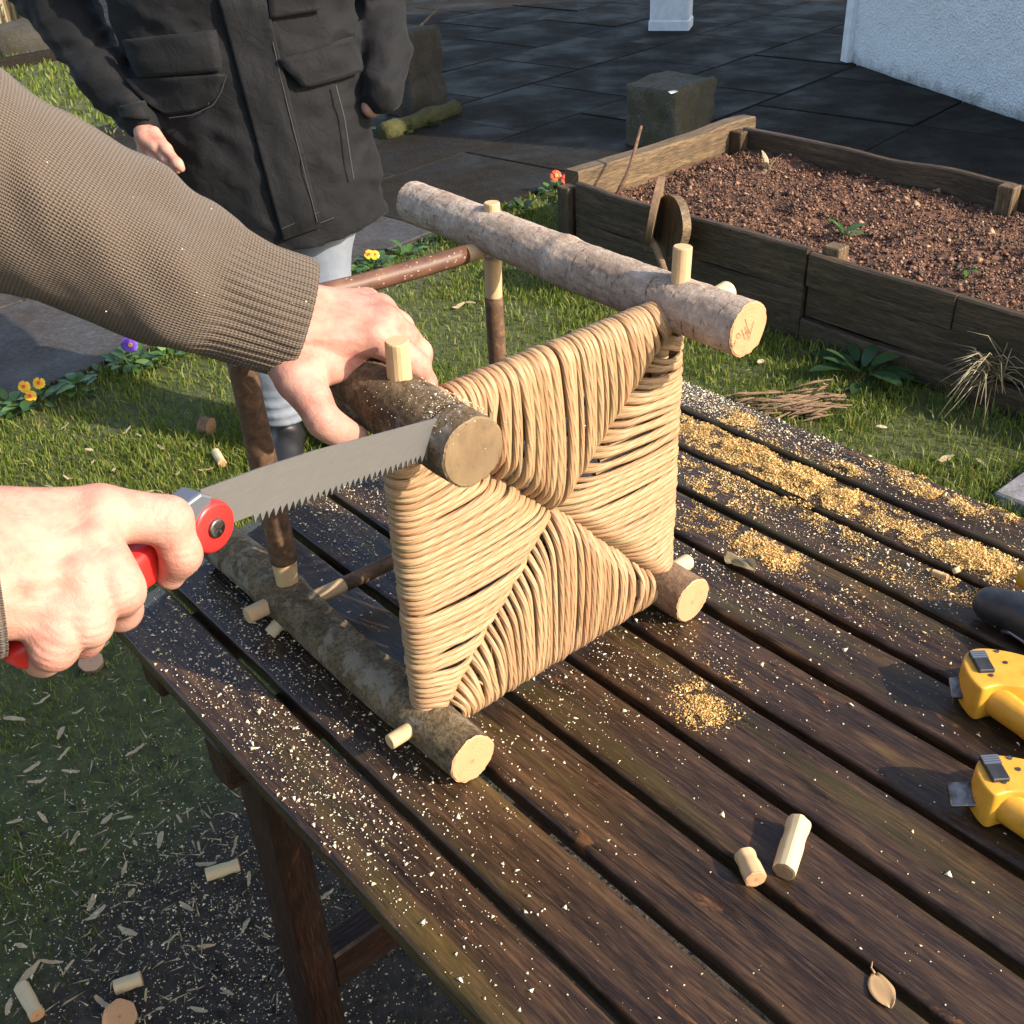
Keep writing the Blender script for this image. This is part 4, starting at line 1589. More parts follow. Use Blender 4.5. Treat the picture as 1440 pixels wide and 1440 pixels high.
# handle: head round the pivot, curved grip running to the butt
hp = [(285, 735, 0.700), (262, 748, 0.692), (225, 775, 0.676), (180, 806, 0.657), (130, 845, 0.638), (85, 880, 0.622), (45, 906, 0.612), (6, 928, 0.604)]
HPp = np.array([up(*q) for q in hp])
hw = np.array([0.0150, 0.0150, 0.0140, 0.0135, 0.0140, 0.0135, 0.0115, 0.0085])
dH, _, _ = frames(HPp)
nsq = 40
Lh = np.concatenate([[0], np.cumsum(np.linalg.norm(np.diff(HPp, axis=0), axis=1))])
qq = np.linspace(0, Lh[-1], nsq)
HP2 = np.stack([np.interp(qq, Lh, HPp[:, k]) for k in range(3)], 1)
for _ in range(3):
    HP2[1:-1] = 0.25 * HP2[:-2] + 0.5 * HP2[1:-1] + 0.25 * HP2[2:]
hw2 = np.interp(qq, Lh, hw)
Vh, Fh = [], []
seg = 24
for k in range(nsq):
    d = HP2[min(k + 1, nsq - 1)] - HP2[max(k - 1, 0)]
    d /= np.linalg.norm(d)
    side = bn - d * (bn @ d)
    side /= np.linalg.norm(side)
    upv = np.cross(side, d)
    endf = 1.0
    e0 = min(qq[k], Lh[-1] - qq[k])
    if e0 < 0.012:
        endf = math.sqrt(max(0.02, 1 - (1 - e0 / 0.012) ** 2))
    for j in range(seg):
        an = 2 * math.pi * j / seg
        cx, cy = math.cos(an), math.sin(an)
        sx = math.copysign(abs(cx) ** 0.6, cx)
        sy = math.copysign(abs(cy) ** 0.6, cy)
        Vh.append(HP2[k] + upv * (sy * hw2[k] * endf) + side * (sx * 0.0105 * endf))
for k in range(nsq - 1):
    for j in range(seg):
        j2 = (j + 1) % seg
        Fh.append((k * seg + j, k * seg + j2, (k + 1) * seg + j2, (k + 1) * seg + j))
Fh.append(tuple(range(seg - 1, -1, -1)))
Fh.append(tuple((nsq - 1) * seg + j for j in range(seg)))
handle = mk('handle', np.array(Vh), Fh, 'red_plastic', saw)
# two cheek plates of the head, with the pivot screw
hc = up(286, 736, 0.700)
tocam = bn if (CAM - hc) @ bn > 0 else -bn
for sgn in (1, -1):
    circ = [(0.0175 * math.cos(a_), 0.0175 * math.sin(a_)) for a_ in np.linspace(0, 2 * math.pi, 32)[:-1]]
    V, F = prism(circ, hc, bd, Z, tocam * sgn, 0.0012, 0.0112, bev=0.003)
    mk('head_cheek', V, F, 'red_plastic', saw)
sc_c = hc + tocam * 0.0112
V, F = prism([(0.0068 * math.cos(a_), 0.0068 * math.sin(a_)) for a_ in np.linspace(0, 2 * math.pi, 28)[:-1]], sc_c, bd, Z, tocam, -0.002, 0.0022, bev=0.0015)
screw = mk('pivot_screw', V, F, 'dark_steel', saw)
slots = []
for ang in (25, 115):
    ca, sa = math.cos(math.radians(ang)), math.sin(math.radians(ang))
    ex, ey = bd * ca + Z * sa, -bd * sa + Z * ca
    slots.append(box(sc_c + tocam * 0.0022, 0.0040, 0.0008, 0.0003, ex, ey, tocam))
V, F = join(slots)
mk('screw_slot', V, F, 'kerf_dark', screw, smooth=False)
# grey locking lever on the back of the head
lv = [(-0.040, 0.010), (-0.030, 0.0255), (-0.004, 0.0275), (0.004, 0.021), (0.0, 0.012), (-0.03, 0.004)]
V, F = prism(lv, hc, bd, Z, tocam, -0.0085, 0.0095, bev=0.002)
mk('lock_lever', V, F, 'grey_metal', saw, smooth=False)
# moulded mark on the grip: "12"
gm = HP2[10]
dgrip = (HP2[9] - HP2[11])
dgrip /= np.linalg.norm(dgrip)
gup = np.cross(tocam, dgrip)
if gup[2] < 0:
    gup = -gup
parts = []
for st in ([(-0.006, -0.006), (-0.006, 0.006)], [(-0.0005, 0.004), (0.002, 0.006), (0.005, 0.0045), (0.004, 0.001), (-0.0005, -0.006), (0.006, -0.006)]):
    P = np.array([gm + dgrip * x + gup * y * 0.8 + tocam * 0.0103 for x, y in st])
    v, f, u = tube(P, 0.0006, 6)
    parts.append((v, f))
V, F = join(parts)
mk('moulded_mark', V, F, 'red_plastic', saw)

# ================================================================== PEGS AND LITTER ON THE TABLE


def offcut(name, p0, p1, r, label, mat='peeled_wood', group=None, facets=12, seed=1, wob=0.06, cut='end_grain', flare=0.0, cat='peg', darkend=False):
    p0, p1 = np.asarray(p0), np.asarray(p1)
    o = thing(name, label, cat, (p0 + p1) / 2 - Z * r, group)
    ns = 10
    s_ = np.linspace(0, 1, ns)
    P = p0 + np.outer(s_, p1 - p0)
    rr = r * (1 + flare * (s_ - 0.5)) * (1 - 0.10 * np.exp(-((s_ - 0.72) / 0.12) ** 2))
    rf = lambda l, an: 1 + wob * vnoise(np.stack([l * 12, np.cos(an) * 1.6, np.sin(an) * 1.6], -1) + seed, 2) + 0.03 * np.cos(an * 7 + seed)
    V, F, uv = tube(P, rr, 28, caps=False, rfun=rf)
    mk('shaft', V, F, mat, o, uv=uv, smooth=True)
    d = (p1 - p0) / np.linalg.norm(p1 - p0)
    for e, idx in ((-1, 0), (1, ns - 1)):
        rim = V[idx * 29:idx * 29 + 28]
        c = rim.mean(0)
        Vc = np.vstack([rim + d * e * 0.0002, c + (rim - c) * 0.8 + d * e * 0.0009, c + d * e * 0.001])
        Fc = []
        for j in range(28):
            j2 = (j + 1) % 28
            q = (j, j2, 28 + j2, 28 + j)
            t_ = (28 + j, 28 + j2, 56)
            Fc += [q if e < 0 else q[::-1], t_ if e < 0 else t_[::-1]]
        ex = (rim[0] - c) / np.linalg.norm(rim[0] - c)
        ey = np.cross(d, ex)
        mk('cut_end', Vc, Fc, 'end_grain_dull' if (darkend and e < 0) else cut, o, smooth=False, uv=np.stack([(Vc - c) @ ex, (Vc - c) @ ey], 1))
    return o


offcut('wooden_peg', at(1063, 1236, TZ + 0.0108), at(1047, 1202, TZ + 0.0108), 0.0104, 'short pale wooden peg offcut bridging a gap between the planks', seed=3, wob=0.04)
offcut('wooden_peg', at(1103, 1226, TZ + 0.0112), at(1124, 1157, TZ + 0.0115), 0.0110, 'longer whittled pale wooden peg lying beside the short one', 'peeled_wood_pale', seed=5, wob=0.09, flare=0.12, darkend=True)
offcut('wood_stub', at(1346, 805, TZ + 0.004), at(1343, 799, TZ + 0.008), 0.005, 'tiny round pale wood stub in front of the sawdust heap', 'peeled_wood_pale', seed=7, cat='wood stub')
offcut('bark_sliver', at(1312, 805, TZ + 0.003), at(1332, 812, TZ + 0.004), 0.0045, 'tan bark sliver lying next to the tiny wood stub', 'peeled_wood', seed=9, wob=0.3, cat='wood sliver')
# fallen leaf
lc = at(1240, 1395, TZ + 0.003)
la = at(1232, 1376, TZ + 0.003) - at(1250, 1416, TZ + 0.003)
la /= np.linalg.norm(la)
lb = np.cross(Z, la)
V, F = [], []
for i_ in range(11):
    u_ = i_ / 10
    xx = 0.0165 - 0.032 * u_
    hw_ = 0.0105 * (math.sin(math.pi * min(1.0, 0.04 + 0.95 * u_)) ** 0.62)
    for j_ in range(7):
        w_ = j_ / 3 - 1
        V.append(lc + la * (xx + 0.0006 * math.sin(5 * w_ + 9 * u_)) + lb * (w_ * hw_) + Z * (0.0012 + 0.0014 * w_ * w_ + (0.0005 if abs(w_) < 0.2 else 0.0) + 0.0008 * math.sin(7 * u_ + 3 * w_)))
for i_ in range(10):
    for j_ in range(6):
        a_ = i_ * 7 + j_
        F.append((a_, a_ + 1, a_ + 8, a_ + 7))
leaf = thing('fallen_leaf', 'small oval tan fallen leaf near the front right of the table', 'leaf', lc - Z * 0.003)
lfo = mk('leaf_blade', V, F, 'dead_leaf', leaf)
md = lfo.modifiers.new('thick', 'SOLIDIFY')
md.thickness = 0.0006
Pst = np.array([lc + la * 0.016 + Z * 0.003, lc + la * 0.021 + lb * 0.001 + Z * 0.003, lc + la * 0.026 - lb * 0.002 + Z * 0.004])
V, F, uv = tube(Pst, [0.0011, 0.0008, 0.0005], 8)
mk('stalk', V, F, 'dead_leaf', leaf, uv=uv)
# crumpled dry leaf in the sawdust by the seat
lc = at(1040, 793, TZ + 0.006)
g = np.linspace(-1, 1, 9)
A_, B_ = np.meshgrid(g, g, indexing='ij')
msk = (np.abs(B_) <= np.sqrt(np.clip(1 - A_ ** 2, 0.03, 1)))
X = A_ * 0.024
Y = B_ * 0.012 * np.sqrt(np.clip(1 - A_ ** 2, 0.05, 1))
Zl = 0.004 + 0.004 * np.sin(A_ * 3) + 0.005 * B_ ** 2 + 0.003 * np.sin(B_ * 5 + A_ * 4)
V = lc + X.reshape(-1, 1) * T * 1.0 + Y.reshape(-1, 1) * N + Zl.reshape(-1, 1) * Z - Z * 0.004
i, j = np.meshgrid(np.arange(8), np.arange(8), indexing='ij')
a = (i * 9 + j).ravel()
o = mk('dry_leaf', V, np.stack([a, a + 9, a + 10, a + 1], 1), 'straw')
tag(o, 'crumpled dry leaf lying in the sawdust right of the rush seat', 'leaf')

# ------------------------------------------------------------------ sawdust
def clump(px, py, sa, sb, n_, seed, rot=0.0):
    r_ = np.random.default_rng(seed)
    c = at(px, py, TZ)
    ca, cb = c @ T, c @ N
    x = r_.normal(0, sa, n_)
    y = r_.normal(0, sb, n_)
    cs, sn = math.cos(rot), math.sin(rot)
    return np.stack([ca + x * cs - y * sn, cb + x * sn + y * cs], 1)


def on_plank(ab):
    k = (O_ - ab[:, 1]) / S_
    fr_ = k - np.floor(k)
    e0 = np.array([tend(b) for b in ab[:, 1]])
    return (fr_ < (PWID - 0.004) / S_) & (fr_ > 0.004 / S_) & (ab[:, 1] < O_) & (ab[:, 1] > O_ - 11 * S_ + 0.013) & (ab[:, 0] > e0 + 0.004) & (ab[:, 0] < T1 - 0.01)


# pale specks
sets = []
spec_cl = [(250, 860, .10, .06, 900), (330, 820, .10, .05, 900), (470, 720, .10, .05, 1500), (530, 680, .08, .05, 900), (300, 930, .10, .05, 900), (380, 1000, .10, .05, 900), (420, 900, .09, .05, 800),
           (500, 830, .10, .06, 800), (460, 1090, .09, .05, 800), (450, 1130, .05, .03, 300), (560, 1190, .10, .05, 420), (640, 1290, .10, .05, 170), (720, 1030, .05, .04, 520), (830, 960, .07, .04, 420), (760, 1100, .08, .05, 260), (600, 1130, .06, .03, 260),
           (960, 545, .06, .03, 1700), (1010, 570, .08, .03, 1500), (1110, 615, .08, .03, 700), (1210, 650, .09, .03, 520), (1330, 700, .10, .03, 600), (1000, 640, .12, .05, 1100), (1100, 720, .15, .06, 1100), (1220, 790, .14, .06, 900), (1000, 800, .10, .05, 700), (1100, 850, .15, .05, 450), (1330, 790, .10, .04, 600), (1400, 780, .06, .03, 500), (960, 890, .08, .04, 400), (900, 930, .07, .04, 260)]
for q, (px, py, sa, sb, n_) in enumerate(spec_cl):
    sets.append(clump(px, py, sa, sb, int(n_ * (0.8 if px < 700 else 1.0)), 300 + q))
c = W(-0.3, 0.8, TZ)
rr = np.random.default_rng(77)
sets.append(np.stack([rr.uniform(-1.25, 0.1, 2600), rr.uniform(0.31, 1.33, 2600)], 1))
ab = np.vstack(sets)
ab = ab[on_plank(ab)]
n_ = len(ab)
sz = np.clip(rr.lognormal(math.log(0.00080), 0.58, n_), 0.00035, 0.0034)
P = Wv(ab[:, 0], ab[:, 1], np.full(n_, TZ + 0.0008) + sz * 0.3)
V, F = shards(P, sz, flat=0.55, elong=1.25, seed=5)
pale = mk('pale_sawdust', V, F, 'dust_pale', smooth=False)
tag(pale, 'fine pale sawdust specks scattered over the dark table planks', 'sawdust', kind='stuff')
nk = 420
ka = np.concatenate([rr.normal(-0.663, 0.008, 180), rr.normal(-0.68, 0.035, 240)])
kan = rr.uniform(0.15, 2.9, nk)
kr_ = 0.0335
Pk = Wv(ka, AB + 0.002 + kr_ * np.cos(kan), CZ_ + 0.004 + kr_ * np.sin(kan))
V, F = shards(Pk, np.clip(rr.lognormal(math.log(0.0006), 0.45, nk), 0.0003, 0.0018), flat=0.6, elong=1.3, seed=15)
kd = mk('sawdust_on_leg', V, F, 'dust_pale', legC, smooth=False)
kd['kind'] = 'stuff'
# orange sawdust: heaps and crumbs
heap = [(975, 600, .035, .018, 700, .004), (1010, 612, .04, .02, 900, .005), (1060, 640, .045, .022, 2000, .009), (1110, 668, .040, .022, 2400, .010), (1150, 690, .035, .020, 2200, .010), (1180, 700, .022, .018, 1400, .010), (1040, 665, .03, .012, 500, .004),
        (1115, 705, .05, .012, 800, .005), (1170, 740, .03, .012, 300, .003), (1040, 590, .02, .012, 350, .004), (1105, 660, .03, .02, 900, .008), (1000, 690, .04, .02, 500, .003), (1075, 775, .028, .014, 800, .007), (1100, 783, .018, .012, 600, .007), (1020, 745, .04, .02, 300, .003),
        (1370, 785, .026, .018, 1700, .012), (1392, 793, .016, .014, 900, .012), (1330, 770, .035, .014, 500, .004), (1290, 750, .03, .012, 260, .003), (1300, 690, .018, .010, 350, .006), (1330, 700, .012, .008, 300, .007), (1290, 672, .012, .008, 200, .006), (1355, 715, .010, .007, 200, .006), (1410, 725, .02, .01, 260, .005), (1255, 665, .02, .01, 200, .004),
        (1190, 660, .014, .008, 260, .006), (1230, 720, .03, .012, 260, .003), (1350, 810, .02, .01, 200, .003), (1260, 745, .03, .014, 200, .003), (1350, 830, .02, .012, 120, .002), (1225, 800, .04, .02, 160, .002),
        (985, 985, .018, .018, 330, .004), (990, 1005, .012, .012, 260, .004), (1000, 960, .03, .02, 120, .002), (960, 640, .05, .03, 500, .003), (980, 700, .05, .03, 350, .003), (960, 750, .04, .02, 160, .002), (1180, 830, .08, .04, 160, .002)]
sets, hts = [], []
for q, (px, py, sa, sb, n_, hp_) in enumerate(heap):
    n_ = int(n_ * 4.2)
    e = clump(px, py, sa, sb, n_, 600 + q)
    c = at(px, py, TZ)
    dn = ((e[:, 0] - c @ T) / sa) ** 2 + ((e[:, 1] - c @ N) / sb) ** 2
    lump_ = 0.5 + 0.9 * np.clip(vnoise(np.stack([e[:, 0] * 60, e[:, 1] * 60, 0 * dn], 1), 5) + 0.3, 0, 1)
    sets.append(e)
    hts.append(hp_ * np.exp(-dn * 0.6) * rng.uniform(0.0, 1.0, n_) * lump_)
ab = np.vstack(sets)
ht = np.concatenate(hts)
ok = on_plank(ab) | ((ht > 0.0035) & (ab[:, 1] < O_))
ab, ht = ab[ok], ht[ok]
cl_ = vnoise(np.stack([ab[:, 0] * 55, ab[:, 1] * 55, 0 * ht], 1), 9) + 0.5 * vnoise(np.stack([ab[:, 0] * 130, ab[:, 1] * 130, 0 * ht], 1), 3)
ok = (cl_ > -0.15) | (ht > 0.003)
ab, ht = ab[ok], ht[ok]
n_ = len(ab)
sz = np.clip(rr.lognormal(math.log(0.00075), 0.55, n_), 0.0004, 0.0040)
P = Wv(ab[:, 0], ab[:, 1], TZ + 0.0008 + ht + sz * 0.3)
# the finest powder, dragged along the boards round the heaps
ix = rr.integers(0, n_, 45000)
fa = ab[ix] + np.stack([rr.normal(0, 0.010, 45000), rr.normal(0, 0.005, 45000)], 1)
ok = on_plank(fa)
fa = fa[ok]
Pf = Wv(fa[:, 0], fa[:, 1], TZ + 0.0008 + np.minimum(ht[ix][ok], 0.004) * 0.6)
P = np.vstack([P, Pf])
sz = np.concatenate([sz, rr.uniform(0.00025, 0.00055, len(Pf))])
V, F = shards(P, sz, flat=0.7, elong=1.3, seed=6)
orange = mk('orange_sawdust', V, F, 'dust_orange', smooth=False)
tag(orange, 'golden orange sawdust heaped and scattered on the far right planks', 'sawdust', kind='stuff')

# ================================================================== TOOLS AT THE RIGHT EDGE
def bar_clamp(dx, dy, label, bar_len):
    def q(x, y, z):
        return at(x + dx, y + dy, TZ + z)
    o = thing('bar_clamp', label, 'clamp', q(1400, 1110, 0.0), 'yellow bar clamps')
    # jaw body: thick nose block
    zt = 0.050
    nose = [(1368, 1084), (1374, 1066), (1388, 1058), (1418, 1060), (1460, 1068), (1520, 1092), (1530, 1118), (1470, 1120), (1428, 1110), (1408, 1117), (1394, 1120)]
    o0 = q(1400, 1100, zt)
    pl = [((q(x, y, zt) - o0)[0], (q(x, y, zt) - o0)[1]) for x, y in nose]
    V, F = prism(pl, o0, np.array([1.0, 0, 0]), np.array([0, 1.0, 0]), Z, -0.047, 0.0, bev=0.004)
    body = mk('jaw_body', V, F, 'yellow_plastic', o)
    body.modifiers.new('sub', 'SUBSURF').levels = 0
    # handle: two arms with a hollow between them
    h1 = [q(1392, 1118, 0.026), q(1420, 1136, 0.024), q(1460, 1166, 0.022), q(1520, 1215, 0.020), q(1590, 1270, 0.018)]
    V, F, uv = tube(np.array(h1), [0.021, 0.019, 0.017, 0.016, 0.015], 20, sx=1.0, sy=0.8)
    mk('lower_arm', V, F, 'yellow_plastic', o)
    h2 = [q(1440, 1096, 0.022), q(1480, 1118, 0.020), q(1530, 1150, 0.020), q(1600, 1200, 0.018)]
    V, F, uv = tube(np.array(h2), [0.020, 0.018, 0.016, 0.015], 18)
    mk('upper_arm', V, F, 'yellow_plastic', o)
    V, F = prism([((q(x, y, .02) - o0)[0], (q(x, y, .02) - o0)[1]) for x, y in [(1410, 1118), (1460, 1110), (1560, 1180), (1540, 1215), (1450, 1150)]], o0, np.array([1.0, 0, 0]), np.array([0, 1.0, 0]), Z, -0.045, -0.026)
    mk('web_plate', V, F, 'yellow_plastic', o, smooth=False)
    # black ridged release lever on top
    e1 = q(1396, 1100, zt) - q(1378, 1068, zt)
    e2 = q(1402, 1064, zt) - q(1378, 1066, zt)
    L1, L2 = np.linalg.norm(e1), np.linalg.norm(e2)
    lc_ = q(1398, 1082, zt)
    e1 /= L1
    e2 = np.cross(Z, e1)
    V, F = box(lc_ + Z * 0.0012, 0.0165, 0.0085, 0.003, e1, e2, Z, bev=0.001)
    lev = mk('release_lever', V, F, 'black_plastic', o, smooth=False)
    parts_ = [box(lc_ - e1 * (0.0135 - 0.0030 * k) + Z * 0.0044, 0.0009, 0.0085, 0.0009, e1, e2, Z) for k in range(4)]
    V, F = join(parts_)
    mk('grip_ridges', V, F, 'grey_metal', lev, smooth=False)
    for (x, y) in ((1420, 1066), (1432, 1082), (1412, 1100)):
        c_ = q(x, y, zt) + Z * 0.0003
        V, F = prism([(0.0024 * math.cos(a_), 0.0024 * math.sin(a_)) for a_ in np.linspace(0, 2 * math.pi, 14)[:-1]], c_, np.array([1.0, 0, 0]), np.array([0, 1.0, 0]), Z, -0.001, 0.0006)
        mk('rivet', V, F, 'dark_steel', o, smooth=False)
    # steel bar poking out of the nose, with its stop pin
    b0_, b1_ = q(1400, 1116, 0.024), q(1400 - bar_len, 1118, 0.020)
    d_ = b1_ - b0_
    Lb_ = np.linalg.norm(d_)
    d_ /= Lb_
    sd_ = np.cross(Z, d_)
    tilt = (-Z * 0.40 + sd_ * 0.9)
    tilt /= np.linalg.norm(tilt)
    V, F = box((b0_ + b1_) / 2, Lb_ / 2, 0.0120, 0.0030, d_, tilt, np.cross(d_, tilt), bev=0.0007)
    bar = mk('steel_bar', V, F, 'dark_steel', o, smooth=False)
    pc = b0_ + d_ * (Lb_ - 0.026) + np.cross(d_, tilt) * 0.0
    nrm_ = np.cross(d_, tilt)
    if nrm_[2] < 0:
        nrm_ = -nrm_
    V, F, uv = tube(np.array([pc + nrm_ * 0.002 + tilt * 0.0055, pc + nrm_ * 0.0075 + tilt * 0.0055]), 0.0032, 14)
    mk('stop_pin', V, F, 'dark_steel', bar)
    V, F = box(b0_ + d_ * 0.010, 0.003, 0.0135, 0.006, d_, tilt, nrm_)
    mk('bar_slot', V, F, 'kerf_dark', o, smooth=False)
    return o


bar_clamp(0, 0, 'yellow bar clamp nearer the camera, its bright steel bar end pointing left', 66)
bar_clamp(-18, -150, 'yellow bar clamp farther from the camera, between the other clamp and the black grip', 46)

# black rubber tool grip with yellow trim
gp = [at(1394, 850, TZ + 0.024), at(1432, 862, TZ + 0.027), at(1490, 896, TZ + 0.030), at(1560, 950, TZ + 0.032), at(1640, 1010, TZ + 0.032)]
gr_ = [0.0215, 0.0255, 0.029, 0.031, 0.031]


def gripf(X):
    d = 9.0
    for k in range(4):
        d = np.minimum(d, d_cone(X, gp[k], gp[k + 1], gr_[k], gr_[k + 1]))
    return d


gpa = np.array(gp)
V, F = surf(gripf, gpa.min(0) - 0.05, gpa.max(0) + 0.05, 0.0045)
drill = thing('power_tool', 'black rubber tool grip with yellow trim lying at the right edge of the table', 'power tool', gpa.mean(0) - Z * 0.025)
mk('rubber_grip', V, F, 'black_plastic', drill)
yt = np.array([at(1432, 812, TZ + 0.030), at(1480, 824, TZ + 0.034), at(1560, 866, TZ + 0.036)])
V, F, uv = tube(yt, [0.010, 0.020, 0.026], 16)
mk('yellow_trim', V, F, 'yellow_plastic', drill)
wr = np.array([at(1410, 888, TZ + 0.006), at(1422, 890, TZ + 0.014), at(1440, 902, TZ + 0.016), at(1470, 930, TZ + 0.010)])
V, F, uv = tube(wr, 0.0026, 8)
mk('wire_hook', V, F, 'grey_metal', drill)

# ================================================================== THE PERSON SAWING
me_root = thing('person', 'person in a brown knitted jumper sawing a stool leg, one hand on the log', 'person', (-0.95, 0.25, 0.0))


def hand_field(prims, k=0.010):
    def fn(X):
        d = None
        for (a_, ra, b_, rb) in prims:
            e = d_cone(X, a_, b_, ra, rb)
            d = e if d is None else smin(d, e, k)
        return d
    return fn


def chain(pts):
    return [(up(*pts[i][:3]), pts[i][3], up(*pts[i + 1][:3]), pts[i + 1][3]) for i in range(len(pts) - 1)]


def field_groups(groups, kin, kout):
    """first group is the palm; each finger blends with the palm but not with its neighbours"""
    fs = [hand_field(g, kin) for g in groups]

    def fn(X):
        p = fs[0](X)
        d = p
        for f in fs[1:]:
            d = smin(d, smin(p, f(X), kout), 0.0018)
        return d
    return fn


# right hand on the saw handle
RHp = [chain([(-42, 752, .590, .0235), (138, 722, .634, .0150)]) + chain([(-42, 785, .583, .0235), (128, 757, .620, .0138)]) + chain([(-40, 820, .580, .0225), (110, 806, .608, .0130)]) + chain([(-35, 850, .580, .0215), (84, 856, .602, .0122)])
       + chain([(20, 800, .615, .024), (100, 775, .635, .020)]) + chain([(-210, 770, .545, .030), (-42, 790, .583, .027)]) + chain([(-210, 810, .540, .028), (-40, 820, .580, .024)]),
       chain([(142, 722, .632, .0150), (190, 727, .640, .0128), (237, 731, .648, .0122), (255, 780, .660, .0102), (240, 810, .672, .0086)]),
       chain([(132, 757, .618, .0135), (152, 797, .611, .0118), (169, 831, .611, .0116), (170, 858, .640, .0102), (140, 852, .665, .0090)]),
       chain([(114, 806, .606, .0130), (121, 845, .600, .0113), (124, 877, .601, .0111), (117, 896, .630, .0098), (88, 884, .652, .0088)]),
       chain([(86, 858, .600, .0122), (82, 888, .594, .0104), (76, 912, .594, .0101), (60, 924, .618, .0090), (34, 904, .640, .0080)]),
       chain([(0, 745, .605, .022), (110, 735, .662, .0160), (190, 745, .690, .0130), (235, 760, .702, .0105)])]
fR = field_groups(RHp, 0.011, 0.011)
# knuckle and tendon relief
knR = [(142, 716, .6215, .0085), (133, 756, .6085, .0085), (115, 806, .5965, .0080), (87, 858, .5915, .0075)]
knC = [(up(x, y, D), r) for x, y, D, r in knR]


def relief(d, X, tend_, creases, knuck):
    for (p, q, r0, r1) in tend_:                    # tendons and veins: thin soft ridges
        d = smin(d, d_cone(X, p, q, r0, r1), 0.006)
    for c_, r_ in knuck:
        d = smin(d, np.linalg.norm(X - c_, axis=-1) - r_, 0.008)
    for (c_, b_, R_) in creases:                    # wrinkles across a joint
        v_ = X - c_
        m_ = np.exp(-(v_ ** 2).sum(-1) / (R_ * R_))
        d = d + 0.0007 * m_ * np.cos((v_ @ b_) * (2 * math.pi / 0.0046))
    return d


def crs(j0, j1, j2, R_=0.011):
    a_, b_, c_ = up(*j0), up(*j1), up(*j2)
    d_ = (b_ - a_) / np.linalg.norm(b_ - a_) + (c_ - b_) / np.linalg.norm(c_ - b_)
    d_ /= np.linalg.norm(d_)
    return (b_ + (CAM - b_) / np.linalg.norm(CAM - b_) * 0.009, d_, R_)


tendR = [(up(-20, 762, .5735), .0030, up(140, 716, .6185), .0036), (up(-20, 790, .5665), .0030, up(131, 755, .6065), .0036), (up(-18, 820, .5650), .0028, up(113, 805, .5955), .0034), (up(-16, 845, .5655), .0026, up(86, 857, .5905), .0032),
         (up(10, 742, .586), .0020, up(60, 760, .590), .0022), (up(60, 760, .590), .0022, up(95, 740, .602), .0018)]
tendR = [(a_, c2_, b2_, d2_) for (a_, b2_, c2_, d2_) in tendR]
crR = [crs((190, 726, .640), (237, 731, .648), (257, 778, .660)), crs((237, 731, .648), (257, 778, .660), (240, 810, .672), 0.009), crs((152, 797, .611), (169, 831, .611), (170, 858, .640)), crs((121, 845, .600), (124, 877, .601), (117, 896, .630)), crs((82, 888, .594), (76, 912, .594), (60, 924, .618))]


def fR2(X):
    return relief(fR(X), X, tendR, crR, knC)


allp = np.array([p for g in RHp for (a_, ra, b_, rb) in g for p in (a_, b_)])
blo = up(-70, 800, .58) - 0.07
blo = np.minimum(allp[len(RHp[0]) * 2:].min(0), up(-40, 800, .58)) - 0.035
bhi = allp.max(0) + 0.03
V, F = surf(fR2, blo, bhi, 0.0017)

# left hand on the log
LHp = [chain([(404, 484, .975, .0205), (528, 475, .985, .0150)]) + chain([(414, 468, .980, .0205), (541, 453, 1.000, .0148)]) + chain([(424, 450, .990, .0200), (533, 437, 1.020, .0138)]) + chain([(436, 432, 1.000, .0185), (515, 427, 1.045, .0128)])
       + chain([(440, 485, .995, .022), (500, 495, 1.010, .018)]) + chain([(300, 400, .950, .026), (406, 474, .978, .022)]) + chain([(320, 385, .955, .026), (432, 440, .998, .021)]),
       chain([(528, 475, .985, .0140), (558, 494, .990, .0114), (585, 514, 1.000, .0108), (597, 548, 1.035, .0092), (590, 572, 1.055, .0082)]),
       chain([(541, 453, 1.000, .0140), (568, 474, 1.015, .0114), (588, 496, 1.035, .0108), (598, 540, 1.072, .0094), (590, 566, 1.095, .0084)]),
       chain([(533, 437, 1.020, .0138), (560, 460, 1.045, .0122), (575, 482, 1.070, .0115), (585, 528, 1.105, .0098)]),
       chain([(515, 427, 1.045, .0128), (540, 448, 1.070, .0112), (552, 468, 1.092, .0105), (565, 508, 1.120, .0090)]),
       chain([(396, 498, .970, .0210), (420, 535, .958, .0172), (440, 562, .953, .0140), (455, 593, .952, .0122), (476, 606, .960, .0112), (502, 612, .972, .0092)]) + chain([(440, 520, .972, .0180), (492, 512, .994, .0140)])]
fL = field_groups(LHp, 0.013, 0.011)
knL = [(531, 472, .978, .0098), (544, 451, .993, .0098), (535, 436, 1.013, .0092), (455, 594, .946, .0075)]
knLc = [(up(x, y, D), r) for x, y, D, r in knL]


tendL = [(up(425, 478, .9560), up(528, 473, .9735), .0026, .0034), (up(432, 462, .9620), up(541, 452, .9890), .0026, .0034), (up(440, 448, .9725), up(533, 437, 1.0085), .0026, .0032)]
tendL = [(p_, q_, r0_, r1_) for (p_, q_, r0_, r1_) in tendL]
crL = [crs((558, 494, .990), (585, 514, 1.0), (597, 548, 1.035)), crs((440, 562, .953), (455, 593, .952), (476, 606, .960), 0.012), crs((420, 535, .958), (440, 562, .953), (455, 593, .952), 0.010)]


def fL2(X):
    return relief(fL(X), X, tendL, crL, knLc)


allp = np.array([p for g in LHp for (a_, ra, b_, rb) in g for p in (a_, b_)])
blo = np.minimum(allp[len(LHp[0]) * 2:].min(0), up(400, 460, .97)) - 0.032
bhi = np.maximum(allp[len(LHp[0]) * 2:].max(0), up(430, 440, 1.0)) + 0.030
V2, F2 = surf(fL2, blo, bhi, 0.0019)
